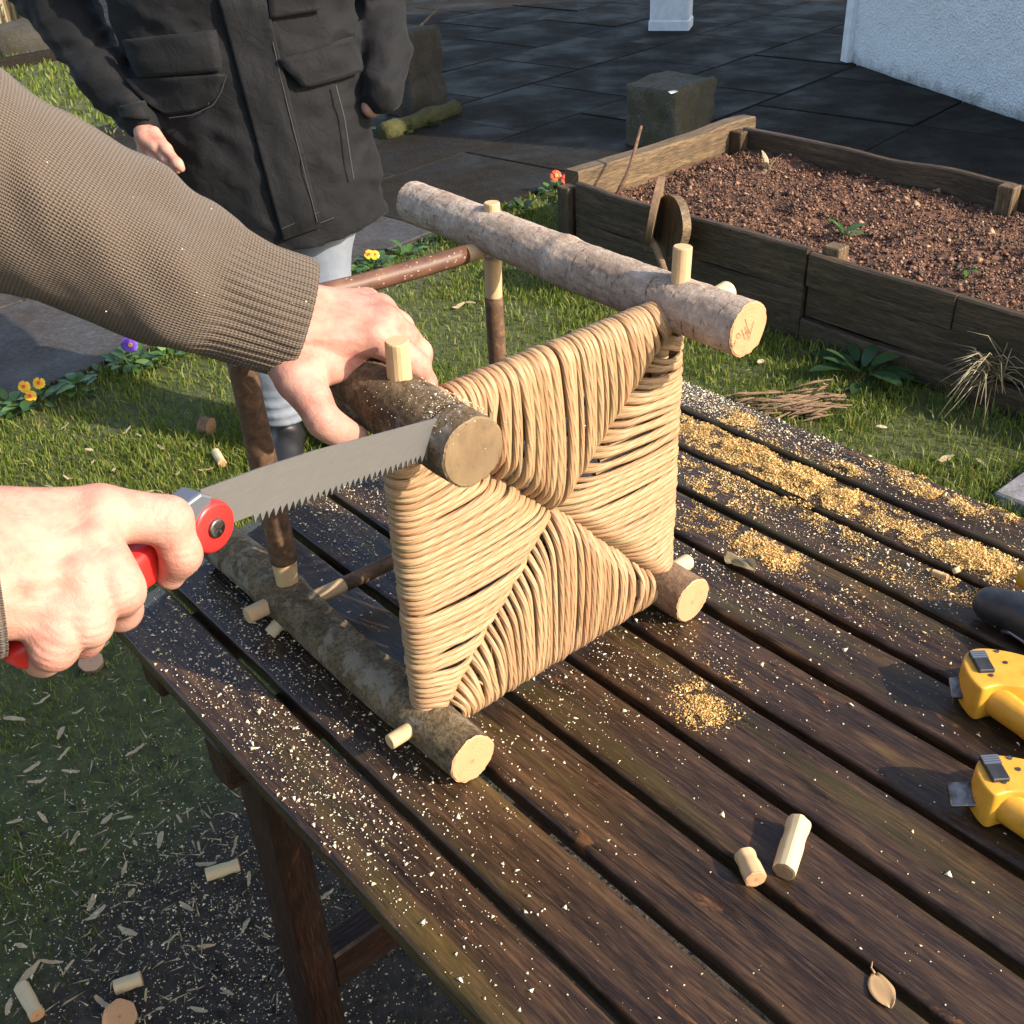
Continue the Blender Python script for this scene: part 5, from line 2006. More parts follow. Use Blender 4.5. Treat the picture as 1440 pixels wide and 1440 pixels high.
# forearms, upper arms, chest, neck and head: the body that carries the hands (outside the picture)
sR, sL = np.array([-0.66, 0.20, 1.43]), np.array([-0.84, 0.56, 1.47])
eR, eL = np.array([-0.63, 0.36, 1.17]), np.array([-0.47, 0.86, 1.40])
hd_c = np.array([-0.66, 0.46, 1.70])
body_pr = [(np.array([-0.95, 0.25, 0.95]), .15, np.array([-0.78, 0.38, 1.36]), .15), (sR, .065, sL, .065), (sR, .055, eR, .042), (eR, .040, up(-200, 790, .545), .030),
           (sL, .055, eL, .042), (eL, .040, up(310, 392, .952), .028), (np.array([-0.76, 0.40, 1.45]), .062, np.array([-0.70, 0.44, 1.60]), .055), (hd_c, .085, hd_c + np.array([.03, .02, -.07]), .070),
           (hd_c + np.array([.085, .055, -.02]), .014, hd_c + np.array([.08, .05, -.04]), .02)]
fB = hand_field(body_pr, 0.03)
V3, F3 = surf(fB, np.array([-1.2, 0.0, 0.75]), np.array([-0.1, 1.1, 1.85]), 0.016)
VV_ = np.vstack([V, V2, V3])
FF = np.vstack([F, F2 + len(V), F3 + len(V) + len(V2)])
body = mk('body', VV_, FF, 'skin', me_root)
# thumb nail of the holding hand is turned away; nail of the sawing index finger
# trousers and shoes out of frame
lg = []
for sx_ in (-0.1, 0.1):
    hip = np.array([-0.95, 0.25, 0.95]) + T * sx_
    kn = np.array([-0.86, 0.32, 0.50]) + T * sx_ * 1.4
    an = np.array([-0.95, 0.22, 0.09]) + T * sx_ * 1.7
    lg += [(hip, .105, kn, .075), (kn, .075, an, .055)]
V, F = surf(hand_field(lg, 0.03), np.array([-1.25, -0.1, 0.02]), np.array([-0.6, 0.6, 1.1]), 0.02)
mk('trousers', V, F, 'jeans', me_root)
sh = []
for sx_ in (-0.1, 0.1):
    an = np.array([-0.95, 0.22, 0.05]) + T * sx_ * 1.7
    sh += [(an, .048, an + N * 0.16 - Z * 0.008, .040)]
V, F = surf(hand_field(sh, 0.01), np.array([-1.25, -0.05, 0.0]), np.array([-0.55, 0.5, 0.16]), 0.012)
mk('shoes', V, F, 'shoe_black', me_root)
V, F = surf(lambda X: np.maximum(d_cone(X, hd_c + np.array([-.01, -.01, .02]), hd_c + np.array([-.02, -.01, .0]), .094, .092), -(X @ np.array([-0.7, -0.5, 0.5]) - (hd_c @ np.array([-0.7, -0.5, 0.5])) - 0.0)), hd_c - 0.15, hd_c + 0.15, 0.012)
mk('hair', V, F, 'hair', me_root)


def jumper(X):
    d = hand_field([(np.array([-0.96, 0.24, 0.88]), .185, np.array([-0.78, 0.38, 1.34]), .175), (sR - Z * .01, .085, sL - Z * .01, .085), (sR, .080, eR, .068), (sL, .085, eL, .082)], 0.05)(X)
    return d + 0.006 * vnoise(X * 14, 3)


V, F = surf(jumper, np.array([-1.25, -0.05, 0.70]), np.array([-0.30, 1.05, 1.65]), 0.016)
mk('jumper', V, F, 'knit', me_root, uv=np.stack([V[:, 0] * 2.2 + V[:, 1] * 2.2, V[:, 2]], 1))


def sleeve(name, pts, radii, cuff_len, seg=288, ns=230, seed=0.0, ribs=46, foldamp=0.0065):
    P = np.array(pts)
    L = np.concatenate([[0], np.cumsum(np.linalg.norm(np.diff(P, axis=0), axis=1))])
    q = np.linspace(0, L[-1], ns)
    from_start = q
    # Catmull-like smoothing
    P2 = np.stack([np.interp(q, L, P[:, k]) for k in range(3)], 1)
    r2 = np.interp(q, L, radii)
    for _ in range(160):
        P2[1:-1] = 0.25 * P2[:-2] + 0.5 * P2[1:-1] + 0.25 * P2[2:]
        r2[1:-1] = 0.25 * r2[:-2] + 0.5 * r2[1:-1] + 0.25 * r2[2:]
    Lt = L[-1]

    def rf(l, an):
        fromend = Lt - l
        inc = 1 / (1 + np.exp(-(cuff_len - fromend) / 0.004))       # 1 in the cuff
        x, y = np.cos(an), np.sin(an)
        big = vnoise(np.stack([l * 9, x * 1.3, y * 1.3], -1) + seed, 1)
        fold = vnoise(np.stack([l * 26 + x * 1.5, x * 1.0, y * 1.0], -1) + seed, 2)
        wob = 0.0015 * vnoise(np.stack([l * 40, x * 3, y * 3], -1) + seed, 4)
        rib = 0.0027 * (np.abs(np.cos(an * ribs / 2 + 0.25 * vnoise(np.stack([l * 30, x, y], -1), 6))) - 0.6) * inc
        lip = -0.004 * np.exp(-(fromend / 0.004) ** 2)
        bulge = 0.004 * np.exp(-((fromend - cuff_len - 0.035) / 0.03) ** 2)
        step = 0.0016 * (1 - inc)
        return 1 + ((0.009 * big + foldamp * fold * (0.4 + 0.6 * np.clip(big + 0.5, 0, 1))) * (1 - 0.6 * inc) + rib + lip + bulge + step + wob) / 0.065
    V, F, uv = tube(P2, r2, seg, caps=False, rfun=rf)
    return mk(name, V, F, 'knit', me_root, uv=uv)


sleeve('sleeve', [eL + (sL - eL) * 0.25, eL + np.array([0.0, 0.0, 0.0]), up(0, 246, .880), up(90, 300, .900), up(182, 352, .923), up(302, 410, .950), up(366, 433, .964), up(424, 451, .978)], [.088, .084, .0765, .0700, .0640, .0560, .0530, .0520], 0.078, seed=1.0)
rs = up(-22, 872, .577)
sleeve('sleeve', [eR + (sR - eR) * 0.2, eR, (eR + up(-20, 815, .583)) / 2 + np.array([0, 0, -0.01]), up(-70, 812, .568), up(-6, 820, .586)], [.07, .066, .055, .043, .0395], 0.06, seed=2.0, seg=160, ns=120)

# ================================================================== THE PERSON STANDING BEHIND
p2 = thing('person', 'person standing in a black pocketed jacket and pale jeans, one hand in a pocket', 'person', (-0.6, 2.85, 0))
hemc, shc = np.array([-0.545, 2.87, 0.68]), np.array([-0.640, 2.90, 1.42])


def seg_frac(X, a_, b_):
    ba = b_ - a_
    return np.clip(((X - a_) @ ba) / (ba @ ba), 0, 1)


fx = np.array([0.985, 0.17, 0.0])        # across the chest
fy = np.array([-0.17, 0.985, 0.0])
aR = [np.array([-0.97, 2.88, 1.38]), up(62, -30, 2.70), up(150, 110, 2.665), up(196, 166, 2.655)]
aL = [np.array([-0.36, 2.94, 1.38]), up(528, -10, 2.80), up(542, 76, 2.77), up(538, 128, 2.72)]


def jacket(X):
    h = seg_frac(X, hemc - Z * 0.06, shc)
    c_ = (hemc - Z * 0.06) + h[..., None] * (shc - hemc + Z * 0.06)
    q = X - c_
    x, y = q @ fx, q @ fy
    rx = 0.262 + 0.040 * h
    ry = 0.150 + 0.010 * (1 - h)
    k_ = np.sqrt((x / rx) ** 2 + (y / ry) ** 2)
    d = (k_ - 1) * ry * 0.92
    cut_ = (hemc[2] - 0.045 + 0.13 * x) - X[..., 2]
    d = np.maximum(d, cut_)
    d = np.maximum(d, X[..., 2] - 1.46)
    arms = None
    for A_, rr_ in ((aR, (.10, .098, .066, .050)), (aL, (.085, .078, .066, .056))):
        e = None
        for k in range(3):
            e2 = d_cone(X, A_[k], A_[k + 1], rr_[k], rr_[k + 1])
            e = e2 if e is None else smin(e, e2, 0.03)
        # crumples across the sleeve
        w_ = vnoise(np.stack([X[..., 0] * 10 + X[..., 2] * 9, X[..., 1] * 8, X[..., 2] * 30 - X[..., 0] * 16], -1), 21)
        e = e + 0.012 * np.abs(w_) - 0.004
        arms = e if arms is None else np.minimum(arms, e)
    d = smin(d, arms, 0.012)
    w2 = vnoise(np.stack([X[..., 0] * 9, X[..., 1] * 7, X[..., 2] * 15 + X[..., 0] * 7], -1), 3)
    w3 = vnoise(np.stack([X[..., 0] * 20 - X[..., 2] * 8, X[..., 1] * 12, X[..., 2] * 24], -1), 6)
    return d + 0.010 * np.abs(w2) + 0.005 * np.abs(w3) + 0.002 * vnoise(X * 40, 5)


JV, JF = surf(jacket, np.array([-1.24, 2.55, 0.52]), np.array([-0.05, 3.15, 1.56]), 0.0085)
mk('jacket', JV, JF, 'jacket_cloth', p2)


def hitj(x, y, off=0.004):
    d = FPX * CF + (x - 720) * CR - (y - 720) * CU
    d = d / (d @ CF)
    lo_, n_ = 2.35, 0
    s_ = lo_
    while s_ < 3.3:
        e = jacket((CAM + d * s_)[None])[0] - off
        if e < 0.0006:
            return CAM + d * s_
        s_ += max(0.001, e * 0.7)
    return None


def patch(name, quad, off, thick, mat='jacket_cloth', res=10, round_=0.0):
    """cloth panel lying on the jacket, corners given in order TL, TR, BR, BL"""
    q = np.array(quad, float)
    V, good = [], True
    for i in range(res):
        for j in range(res):
            u, v = j / (res - 1), i / (res - 1)
            p = (q[0] * (1 - u) + q[1] * u) * (1 - v) + (q[3] * (1 - u) + q[2] * u) * v
            if round_:
                p = p + (q.mean(0) - p) * round_ * (abs(2 * u - 1) ** 3) * (v ** 3)
            h_ = hitj(p[0], p[1], off)
            if h_ is None:
                return None
            V.append(h_)
    i, j = np.meshgrid(np.arange(res - 1), np.arange(res - 1), indexing='ij')
    a = (i * res + j).ravel()
    o = mk(name, np.array(V), np.stack([a, a + res, a + res + 1, a + 1], 1), mat, p2)
    m_ = o.modifiers.new('thick', 'SOLIDIFY')
    m_.thickness = thick
    m_.offset = 0.0
    return o


def seam(pts, off=0.005, r=0.0012, par=None):
    P = [hitj(x, y, off) for x, y in pts]
    P = [p for p in P if p is not None]
    if len(P) < 2:
        return
    P = np.array(P)
    L = np.concatenate([[0], np.cumsum(np.linalg.norm(np.diff(P, axis=0), axis=1))])
    q = np.linspace(0, L[-1], max(8, len(P) * 4))
    P2 = np.stack([np.interp(q, L, P[:, k]) for k in range(3)], 1)
    V, F, uv = tube(P2, r, 5, caps=False)
    mk('seam', V, F, 'stitch_thread', par or p2)


patch('placket', [(306, -6), (372, -10), (452, 318), (398, 338)], 0.008, 0.007, res=18)
seam([(368, -8), (402, 140), (446, 312)], 0.013)
patch('pocket', [(400, 118), (520, 82), (542, 236), (446, 272)], 0.007, 0.008, res=12)
patch('pocket_flap', [(391, 84), (497, 52), (516, 100), (424, 126)], 0.014, 0.006, res=10, round_=0.10)
seam([(472, 120), (484, 165), (497, 252)], 0.014, 0.002)
patch('pocket', [(176, 112), (316, 104), (306, 148), (222, 166)], 0.007, 0.008, res=12, round_=0.25)
patch('pocket_flap', [(172, 56), (304, 42), (316, 100), (190, 110)], 0.010, 0.006, res=10, round_=0.06)
patch('pocket_flap', [(376, -6), (446, -14), (452, 14), (380, 26)], 0.012, 0.006, res=8)
seam([(318, 106), (312, 128), (300, 148), (270, 162), (238, 166)], 0.013, 0.0013)
seam([(410, 330), (470, 306), (545, 262)], 0.006, 0.0014)
seam([(396, 322), (450, 298)], 0.014, 0.001)
patch('cuff_tab', [(164, 150), (205, 142), (212, 168), (170, 166)], 0.006, 0.005, res=6)


def unlist(pts):
    return [(np.array(pts[i][:3]), pts[i][3], np.array(pts[i + 1][:3]), pts[i + 1][3]) for i in range(len(pts) - 1)]


# head, neck, forearms and hands
q0 = lambda x, y, D: up(x, y, D)
D0 = 2.64
hand2 = [chain([(190, 160, D0 + .04, .026), (207, 192, D0, .024), (220, 206, D0 - .01, .018)]) + chain([(198, 182, D0 + .03, .024), (208, 208, D0 + .04, .020)]),
         chain([(216, 188, D0 - .01, .018), (234, 210, D0 - .02, .0125), (250, 230, D0 - .03, .0105), (255, 237, D0 - .03, .009)]),
         chain([(212, 197, D0 - .0, .018), (234, 224, D0 - .01, .0115), (248, 237, D0 - .0, .010), (240, 244, D0 + .02, .009)]),
         chain([(207, 204, D0 + .01, .018), (224, 232, D0 + .01, .0112), (234, 244, D0 + .02, .0095)]),
         chain([(204, 207, D0 + .03, .017), (214, 236, D0 + .03, .0108), (222, 248, D0 + .04, .009)]),
         chain([(202, 210, D0 + .04, .016), (206, 236, D0 + .05, .010), (210, 246, D0 + .06, .0085)])]
fh = field_groups(hand2, 0.012, 0.006)
allp = np.array([p for g in hand2 for (a_, ra, b_, rb) in g for p in (a_, b_)])
Va, Fa = surf(fh, allp.min(0) - 0.03, allp.max(0) + 0.03, 0.0035)
hl = [chain([(536, 100, 2.735, .022), (531, 130, 2.72, .026), (522, 150, 2.74, .026)]), chain([(538, 122, 2.70, .014), (542, 136, 2.695, .011), (540, 146, 2.71, .009)])]
fh = field_groups(hl, 0.012, 0.008)
allp = np.array([p for g in hl for (a_, ra, b_, rb) in g for p in (a_, b_)])
Vb, Fb = surf(fh, allp.min(0) - 0.035, allp.max(0) + 0.035, 0.004)
hc2 = np.array([-0.68, 2.88, 1.64])
fr_ = np.array([0.12, -0.99, 0])
sd2 = np.array([0.99, 0.12, 0])
headp = [(np.array([-0.67, 2.92, 1.38]), .058, np.array([-0.68, 2.90, 1.52]), .054), (hc2, .085, hc2 + fr_ * 0.025 - Z * 0.075, .066), (hc2 + fr_ * 0.098 - Z * 0.005, .010, hc2 + fr_ * 0.108 - Z * 0.035, .015),
         (hc2 + sd2 * 0.088 - Z * .01, .014, hc2 + sd2 * 0.088 - Z * .035, .010), (hc2 - sd2 * 0.088 - Z * .01, .014, hc2 - sd2 * 0.088 - Z * .035, .010), (hc2 + fr_ * 0.085 - Z * 0.066 - sd2 * .02, .012, hc2 + fr_ * 0.085 - Z * 0.066 + sd2 * .02, .012),
         (aR[0], .05, aR[1], .042), (aR[1], .04, aR[3], .027), (aL[0], .05, aL[1], .042), (aL[1], .04, aL[3], .027), (np.array([-0.60, 2.90, 0.9]), .10, np.array([-0.64, 2.91, 1.34]), .10), (aR[0], .06, aL[0], .06)]
Vc, Fc = surf(hand_field(headp, 0.012), np.array([-1.15, 2.6, 0.75]), np.array([-0.1, 3.1, 1.80]), 0.014)
mk('body', np.vstack([Va, Vb, Vc]), np.vstack([Fa, Fb + len(Va), Fc + len(Va) + len(Vb)]), 'skin', p2)
hairp = lambda X: np.maximum(d_cone(X, hc2 + Z * .02 - fr_ * .01, hc2 - fr_ * 0.02, .097, .095), -((X - hc2) @ (-fr_ * 0.75 + Z * 0.66)) + 0.0)
Vd, Fd = surf(hairp, hc2 - 0.14, hc2 + 0.16, 0.010)
mk('hair', Vd, Fd, 'hair', p2)
for s_ in (-1, 1):
    c_ = hc2 + fr_ * 0.080 + sd2 * 0.032 * s_ - Z * 0.002
    V, F = surf(lambda X: np.linalg.norm(X - c_, axis=-1) - 0.012, c_ - 0.02, c_ + 0.02, 0.004)
    mk('eye', V, F, 'white_paint', p2)
# fingernail catching the light
nc_ = up(247, 224, D0 - 0.036)
V, F = surf(lambda X: d_ell(X, nc_, np.eye(3), np.array([.0055, .003, .0045])), nc_ - 0.009, nc_ + 0.009, 0.0012)
mk('nail', V, F, 'nail', p2)
# jeans: two legs with rolled cuffs, and shoes
footR, footL = at(404, 641, 0), at(474, 628, 0)
hipR, hipL = np.array([-0.64, 2.90, 0.86]), np.array([-0.45, 2.92, 0.86])
kR = np.array([footR[0] - 0.0, footR[1] + 0.02, 0.47])
kL = np.array([footL[0] + 0.005, footL[1] + 0.03, 0.47])


def jeansf(X):
    d = hand_field([(hipR, .105, kR, .082), (kR, .082, footR + Z * 0.13 + np.array([0, .03, 0]), .072)], 0.03)(X)
    d2 = hand_field([(hipL, .105, kL, .082), (kL, .082, footL + Z * 0.13 + np.array([0, .03, 0]), .072)], 0.03)(X)
    d = np.minimum(d, d2)
    d = np.maximum(d, 0.115 - X[..., 2])
    return d + 0.006 * vnoise(np.stack([X[..., 0] * 8, X[..., 1] * 8, X[..., 2] * 14], -1), 8) + 0.004 * np.exp(-((X[..., 2] - 0.16) / 0.06) ** 2) * np.sin(X[..., 2] * 190 + 3 * vnoise(X * 6, 3))


V, F = surf(jeansf, np.array([-0.86, 2.68, 0.06]), np.array([-0.22, 3.12, 0.98]), 0.0085)
mk('jeans', V, F, 'jeans', p2)
for ft, dr in ((footR, np.array([0.10, -0.99, 0])), (footL, np.array([0.35, -0.93, 0]))):
    b0_ = ft + np.array([0, 0.04, 0.045])
    fs_ = hand_field([(b0_, .050, b0_ + dr * 0.10 - Z * 0.004, .046), (b0_ + dr * 0.10 - Z * 0.004, .046, b0_ + dr * 0.185 - Z * 0.012, .033), (b0_, .045, b0_ + Z * 0.09, .047)], 0.02)
    V, F = surf(lambda X: np.maximum(fs_(X), 0.004 - X[..., 2]), ft + np.array([-.25, -.25, -.01]), ft + np.array([.25, .2, .24]), 0.007)
    so_ = mk('shoe', V, F, 'shoe_black', p2)

# ================================================================== PLANTS
def leaf_set(c, n_, size, seed, rise=0.5, spread=0.05, h=0.05, ar=0.6):
    """rosette of cupped leaves ; quads grid 4x3 each"""
    r_ = np.random.default_rng(seed)
    V, F = [], []
    for k in range(n_):
        th = r_.uniform(0, 2 * math.pi)
        el = r_.uniform(0.05, rise)
        d = np.array([math.cos(th) * math.cos(el), math.sin(th) * math.cos(el), math.sin(el)])
        sd = np.array([-math.sin(th), math.cos(th), 0])
        b0_ = np.asarray(c) + np.array([math.cos(th), math.sin(th), 0]) * r_.uniform(0, spread) + Z * r_.uniform(0.2, 1) * h
        L = size * r_.uniform(0.6, 1.25)
        nr_ = np.cross(d, sd)
        if nr_[2] < 0:
            nr_ = -nr_
        o_ = len(V)
        for i_ in range(6):
            s_ = i_ / 5
            wd = ar * L * 0.5 * (math.sin(math.pi * (0.06 + 0.90 * s_)) ** 0.7) * (1.0 if s_ < 0.6 else 1.02)
            for j_ in (-1, 0, 1):
                V.append(b0_ + d * (L * s_) + sd * wd * j_ + nr_ * (0.22 * wd * abs(j_) - 0.28 * L * s_ * s_) + sd * 0)
        for i_ in range(5):
            for j_ in range(2):
                a_ = o_ + i_ * 3 + j_
                F.append((a_, a_ + 1, a_ + 4, a_ + 3))
    return np.array(V), F


def petals(c, face, n_, size, seed):
    r_ = np.random.default_rng(seed)
    face = np.asarray(face, float) / np.linalg.norm(face)
    a_ = np.cross(face, [0, 0, 1.0])
    a_ /= np.linalg.norm(a_)
    b_ = np.cross(face, a_)
    V, F = [], []
    for k in range(n_):
        th = 2 * math.pi * k / n_ + r_.normal(0, 0.1)
        d = a_ * math.cos(th) + b_ * math.sin(th)
        s_ = -a_ * math.sin(th) + b_ * math.cos(th)
        o_ = len(V)
        pts = [(0, 0, 0), (0.4, 0.35, 0.1), (0.8, 0.5, 0.12), (1.05, 0.25, 0.02), (1.05, -0.25, 0.05), (0.8, -0.5, 0.12), (0.4, -0.35, 0.1)]
        for x, y, z in pts:
            V.append(np.asarray(c) + d * x * size + s_ * y * size * 1.15 + face * (z * size + 0.0012 * k))
        V.append(np.asarray(c) + d * 0.6 * size + face * (0.2 * size + 0.0012 * k))
        for j in range(7):
            F.append((o_ + j, o_ + (j + 1) % 7, o_ + 7))
    return np.array(V), F


def pansy(px, py, label, mat, seed, nl=26, size=0.055, flowers=((0, 0, 0.10),), fs=0.018, spread=0.07):
    c = at(px, py, 0)
    o = thing('pansy', label, 'flower', c, 'bedding flowers along the lawn edge')
    V, F = leaf_set(c, nl, size, seed, rise=0.9, spread=spread, h=0.05)
    mk('leaves', V, F, 'leaf_green', o)
    for k, (dx, dy, h) in enumerate(flowers):
        fc = c + np.array([dx, dy, h])
        V, F, uv = tube(np.array([c + np.array([dx * .5, dy * .5, 0.02]), fc]), 0.0022, 6)
        mk('stem', V, F, 'leaf_green', o)
        V, F = petals(fc, [0.2, -0.8, 0.55], 5, fs, seed + k)
        fl = mk('bloom', V, F, mat, o)
        V, F = petals(fc + np.array([0.002, -0.008, 0.005]), [0.2, -0.8, 0.55], 5, fs * 0.30, seed + k + 9)
        mk('bloom_eye', V, F, 'petal_yellow' if mat != 'petal_yellow' else 'petal_red', fl)
    return o


pansy(55, 575, 'orange yellow pansy at the left edge of the picture beside the path', 'petal_yellow', 1, flowers=((-.025, 0, .08), (.02, .01, .085), (.0, -.03, .06)))
pansy(188, 520, 'purple primrose with yellow eye growing between the path and the lawn', 'petal_purple', 2, flowers=((0.01, 0.0, .09), (-.005, 0.02, .085)), fs=0.023)
pansy(522, 385, 'yellow pansy showing between the jeans and the stool', 'petal_yellow', 3, flowers=((0, 0, .08), (.02, .02, .07)))
pansy(788, 277, 'red primrose growing beside the corner of the raised bed', 'petal_red', 4, nl=16, flowers=((-.02, 0, .10), (.03, -.02, .085)), fs=0.026)
for k, (px, py, lab) in enumerate([(240, 508, 'low bright leaved plant right of the purple primrose'), (110, 555, 'low leafy ground plant between the orange pansy and the purple primrose'), (20, 580, 'low leafy plant in front of the orange pansy at the picture edge'),
                                   (575, 362, 'pale edged seedling below the far end of the pale log'), (640, 345, 'small green seedling beneath the pale log'), (735, 300, 'dark leafed plant just above the pale log'),
                                   (555, 190, 'broad leaved green plant in front of the mossy log'), (605, 182, 'low clover like plant beside the mossy log')]):
    c = at(px, py, 0)
    V, F = leaf_set(c, 22 if k < 3 else 14, 0.05 if k != 6 else 0.11, 40 + k, rise=1.0, spread=0.06 if k < 3 else 0.04, h=0.04)
    tag(mk('seedling', V, F, 'leaf_green' if k not in (5,) else 'leaf_dark'), lab, 'plant', 'small plants along the lawn edge')
# creeping leaves and soil line along the edge of the paving
ed = []
for k in range(70):
    u = rng.uniform(-1.7, 3.4)
    ed.append(leaf_set(PP(u, -0.03 + rng.normal() * 0.03), 5, 0.032, 900 + k, rise=0.7, spread=0.03, h=0.02))
V, F = join(ed)
tag(mk('edge_creeper', V, F, 'leaf_dark'), 'low dark creeping leaves along the paving edge', 'ground cover', kind='stuff')
# weeds by the raised bed
c = at(1212, 535, 0)
V, F = leaf_set(c, 24, 0.12, 71, rise=1.0, spread=0.09, h=0.05, ar=0.42)
tag(mk('dock_weed', V, F, 'leaf_dark'), 'dark broad leaved weed growing against the raised bed', 'weed')
c = W(-1.46, BN0 - 0.02, 0.13)
c = at(1395, 515, 0.14)
nr = 70
rb = np.repeat(c[None], nr, 0) + rng.normal(0, 0.018, (nr, 3))
dirs = rng.normal(0, 1, (nr, 3))
dirs[:, 2] = np.abs(dirs[:, 2]) * 0.6 - 0.35
dirs -= N * 0.5
dirs /= np.linalg.norm(dirs, axis=1)[:, None]
Ls = rng.uniform(0.06, 0.2, nr)
vs, fs_ = [], []
for k in range(nr):
    e = rb[k] + dirs[k] * Ls[k] - Z * 0.06 * (Ls[k] / 0.2) ** 2
    m_ = rb[k] + dirs[k] * Ls[k] * 0.5 + Z * 0.01
    v, f, u = tube(np.array([rb[k], m_, e]), [0.0022, 0.0018, 0.0007], 4)
    vs.append((v, f))
V, F = join(vs)
tag(mk('dry_grass_tuft', V, F, 'straw'), 'tuft of dry straw coloured grass hanging from the raised bed boards', 'dry grass')
# sprouts in the bed
for px, py, lab, n_, m_ in ((1187, 330, 'small bright green sprout in the middle of the soil', 6, 'leaf_green'), (1358, 382, 'tiny seedling near the right end of the soil', 4, 'leaf_green'), (1080, 240, 'yellow green shoot at the back of the soil', 4, 'straw')):
    c = at(px, py, 0.235)
    V, F = leaf_set(c, n_, 0.07, px, rise=1.4, spread=0.01, h=0.01, ar=0.35)
    tag(mk('sprout', V, F, m_), lab, 'sprout', 'sprouts in the raised bed')
# stick standing in the bed
V, F, uv = tube(np.array([W(-3.05, 3.08, 0.20), up(884, 240, 4.32), up(893, 210, 4.34), up(902, 177, 4.36)]), [0.008, 0.0075, 0.007, 0.0055], 8)
tag(mk('stick', V, F, 'bark_rough_rod', uv=uv), 'thin brown stick standing in the corner of the raised bed', 'stick')


def onN(x, y, b):
    d = FPX * CF + (x - 720) * CR - (y - 720) * CU
    return CAM + d * ((b - CAM @ N) / (d @ N))


# two log slices leaning on the front board
def slice_(c, nrm, r, th, label, sy=1.0):
    nrm = np.asarray(nrm, float) / np.linalg.norm(nrm)
    o = thing('log_slice', label, 'log slice', c - Z * r)
    P = np.array([c - nrm * th / 2, c - nrm * th / 6, c + nrm * th / 6, c + nrm * th / 2])
    V, F, uv = tube(P, r, 40, caps=False, rfun=lambda l, an: 1 + 0.05 * vnoise(np.stack([l * 3, np.cos(an) * 1.4, np.sin(an) * 1.4], -1) + c[0], 3))
    mk('bark_rim', V, F, 'beam_wood' if sy == 1.0 else 'bark_brown', o, uv=np.stack([uv[:, 1] * 3, uv[:, 0] * .5], 1))
    for e, idx in ((-1, 0), (1, 3)):
        rim = V[idx * 41:idx * 41 + 40]
        c_ = rim.mean(0)
        Vc_ = np.vstack([rim, c_ + nrm * e * 0.001])
        Fc_ = [((j, (j + 1) % 40, 40) if e < 0 else ((j + 1) % 40, j, 40)) for j in range(40)]
        ex = (rim[0] - c_) / np.linalg.norm(rim[0] - c_)
        mk('cut_face', Vc_, Fc_, 'planter_wood' if sy == 1.0 else 'end_grain_dull', o, smooth=False, uv=np.stack([(Vc_ - c_) @ ex, (Vc_ - c_) @ np.cross(nrm, ex)], 1))
    return o


slice_(onN(944, 318, BN0 - 0.065), -N * 0.95 - T * 0.30 + Z * 0.1, 0.105, 0.034, 'round log slice with a pale rim leaning on the raised bed')
slice_(onN(921, 296, BN0 - 0.085), np.array([-0.98, 0.25, 0.16]), 0.115, 0.022, 'thin log slice seen edge on, left of the round slice', sy=0.9)
V, F, uv = tube(np.array([onN(914, 335, BN0 - 0.12), onN(924, 352, BN0 - 0.12), onN(934, 380, BN0 - 0.13), onN(936, 392, BN0 - 0.13)]), [.012, .014, .013, .012], 10)
tag(mk('branch_piece', V, F, 'bark_brown', uv=uv), 'short brown branch below the log slices against the raised bed', 'branch')

# ================================================================== WOOD LITTER ON THE LAWN
protos = []
for k in range(6):
    r_ = np.random.default_rng(50 + k)
    L, wd = r_.uniform(0.03, 0.055), r_.uniform(0.006, 0.014)
    V, F = [], []
    for i_ in range(7):
        s_ = i_ / 6 * 2 - 1
        w_ = wd * (1 - 0.55 * s_ * s_) * (1 + 0.25 * r_.normal() * 0.5)
        zz = 0.002 * (k % 3) * s_ * s_ + 0.001 * r_.normal()
        yo = 0.0012 * math.sin(s_ * 2 + k)
        for (y, z) in ((-0.5, 0), (0.5, 0.0008), (0.5, -0.0012), (-0.5, -0.0016)):
            V.append((s_ * L / 2, y * w_ + yo, zz + z))
    for i_ in range(6):
        for j_ in range(4):
            j2 = (j_ + 1) % 4
            F.append((i_ * 4 + j_, i_ * 4 + j2, (i_ + 1) * 4 + j2, (i_ + 1) * 4 + j_))
    F += [(3, 2, 1, 0), (24, 25, 26, 27)]
    protos.append((np.array(V), F))
spots = [(85, 1030), (190, 1055), (100, 1085), (70, 1165), (52, 1098), (150, 1152), (175, 1150), (265, 1140), (252, 1152), (190, 1185), (175, 1222), (60, 1150), (20, 1155), (30, 1190), (105, 1180), (115, 1195), (128, 1270), (135, 1285), (225, 1180),
         (280, 1190), (290, 1215), (185, 1255), (262, 1275), (40, 1370), (95, 1360), (72, 1352), (205, 1400), (225, 1418), (320, 1395), (290, 1330), (345, 1300), (240, 1320), (145, 1410), (12, 1415), (280, 1420), (440, 1385), (520, 1340), (455, 1260),
         (90, 600), (125, 632), (178, 605), (160, 660), (225, 628), (275, 625), (195, 612), (250, 665), (95, 672), (70, 685), (205, 692), (240, 705), (290, 660), (130, 650),
         (110, 1000), (60, 985), (20, 1010), (90, 1060), (45, 1080), (150, 905), (30, 1330), (180, 1310), (350, 1235), (330, 1190), (1210, 640), (1240, 600), (1180, 605), (1330, 645), (1380, 650), (1160, 540), (1185, 548), (1070, 508), (1050, 520), (645, 430), (660, 425), (560, 400)]
mats_sh = 'shaving_wood'
first = {}
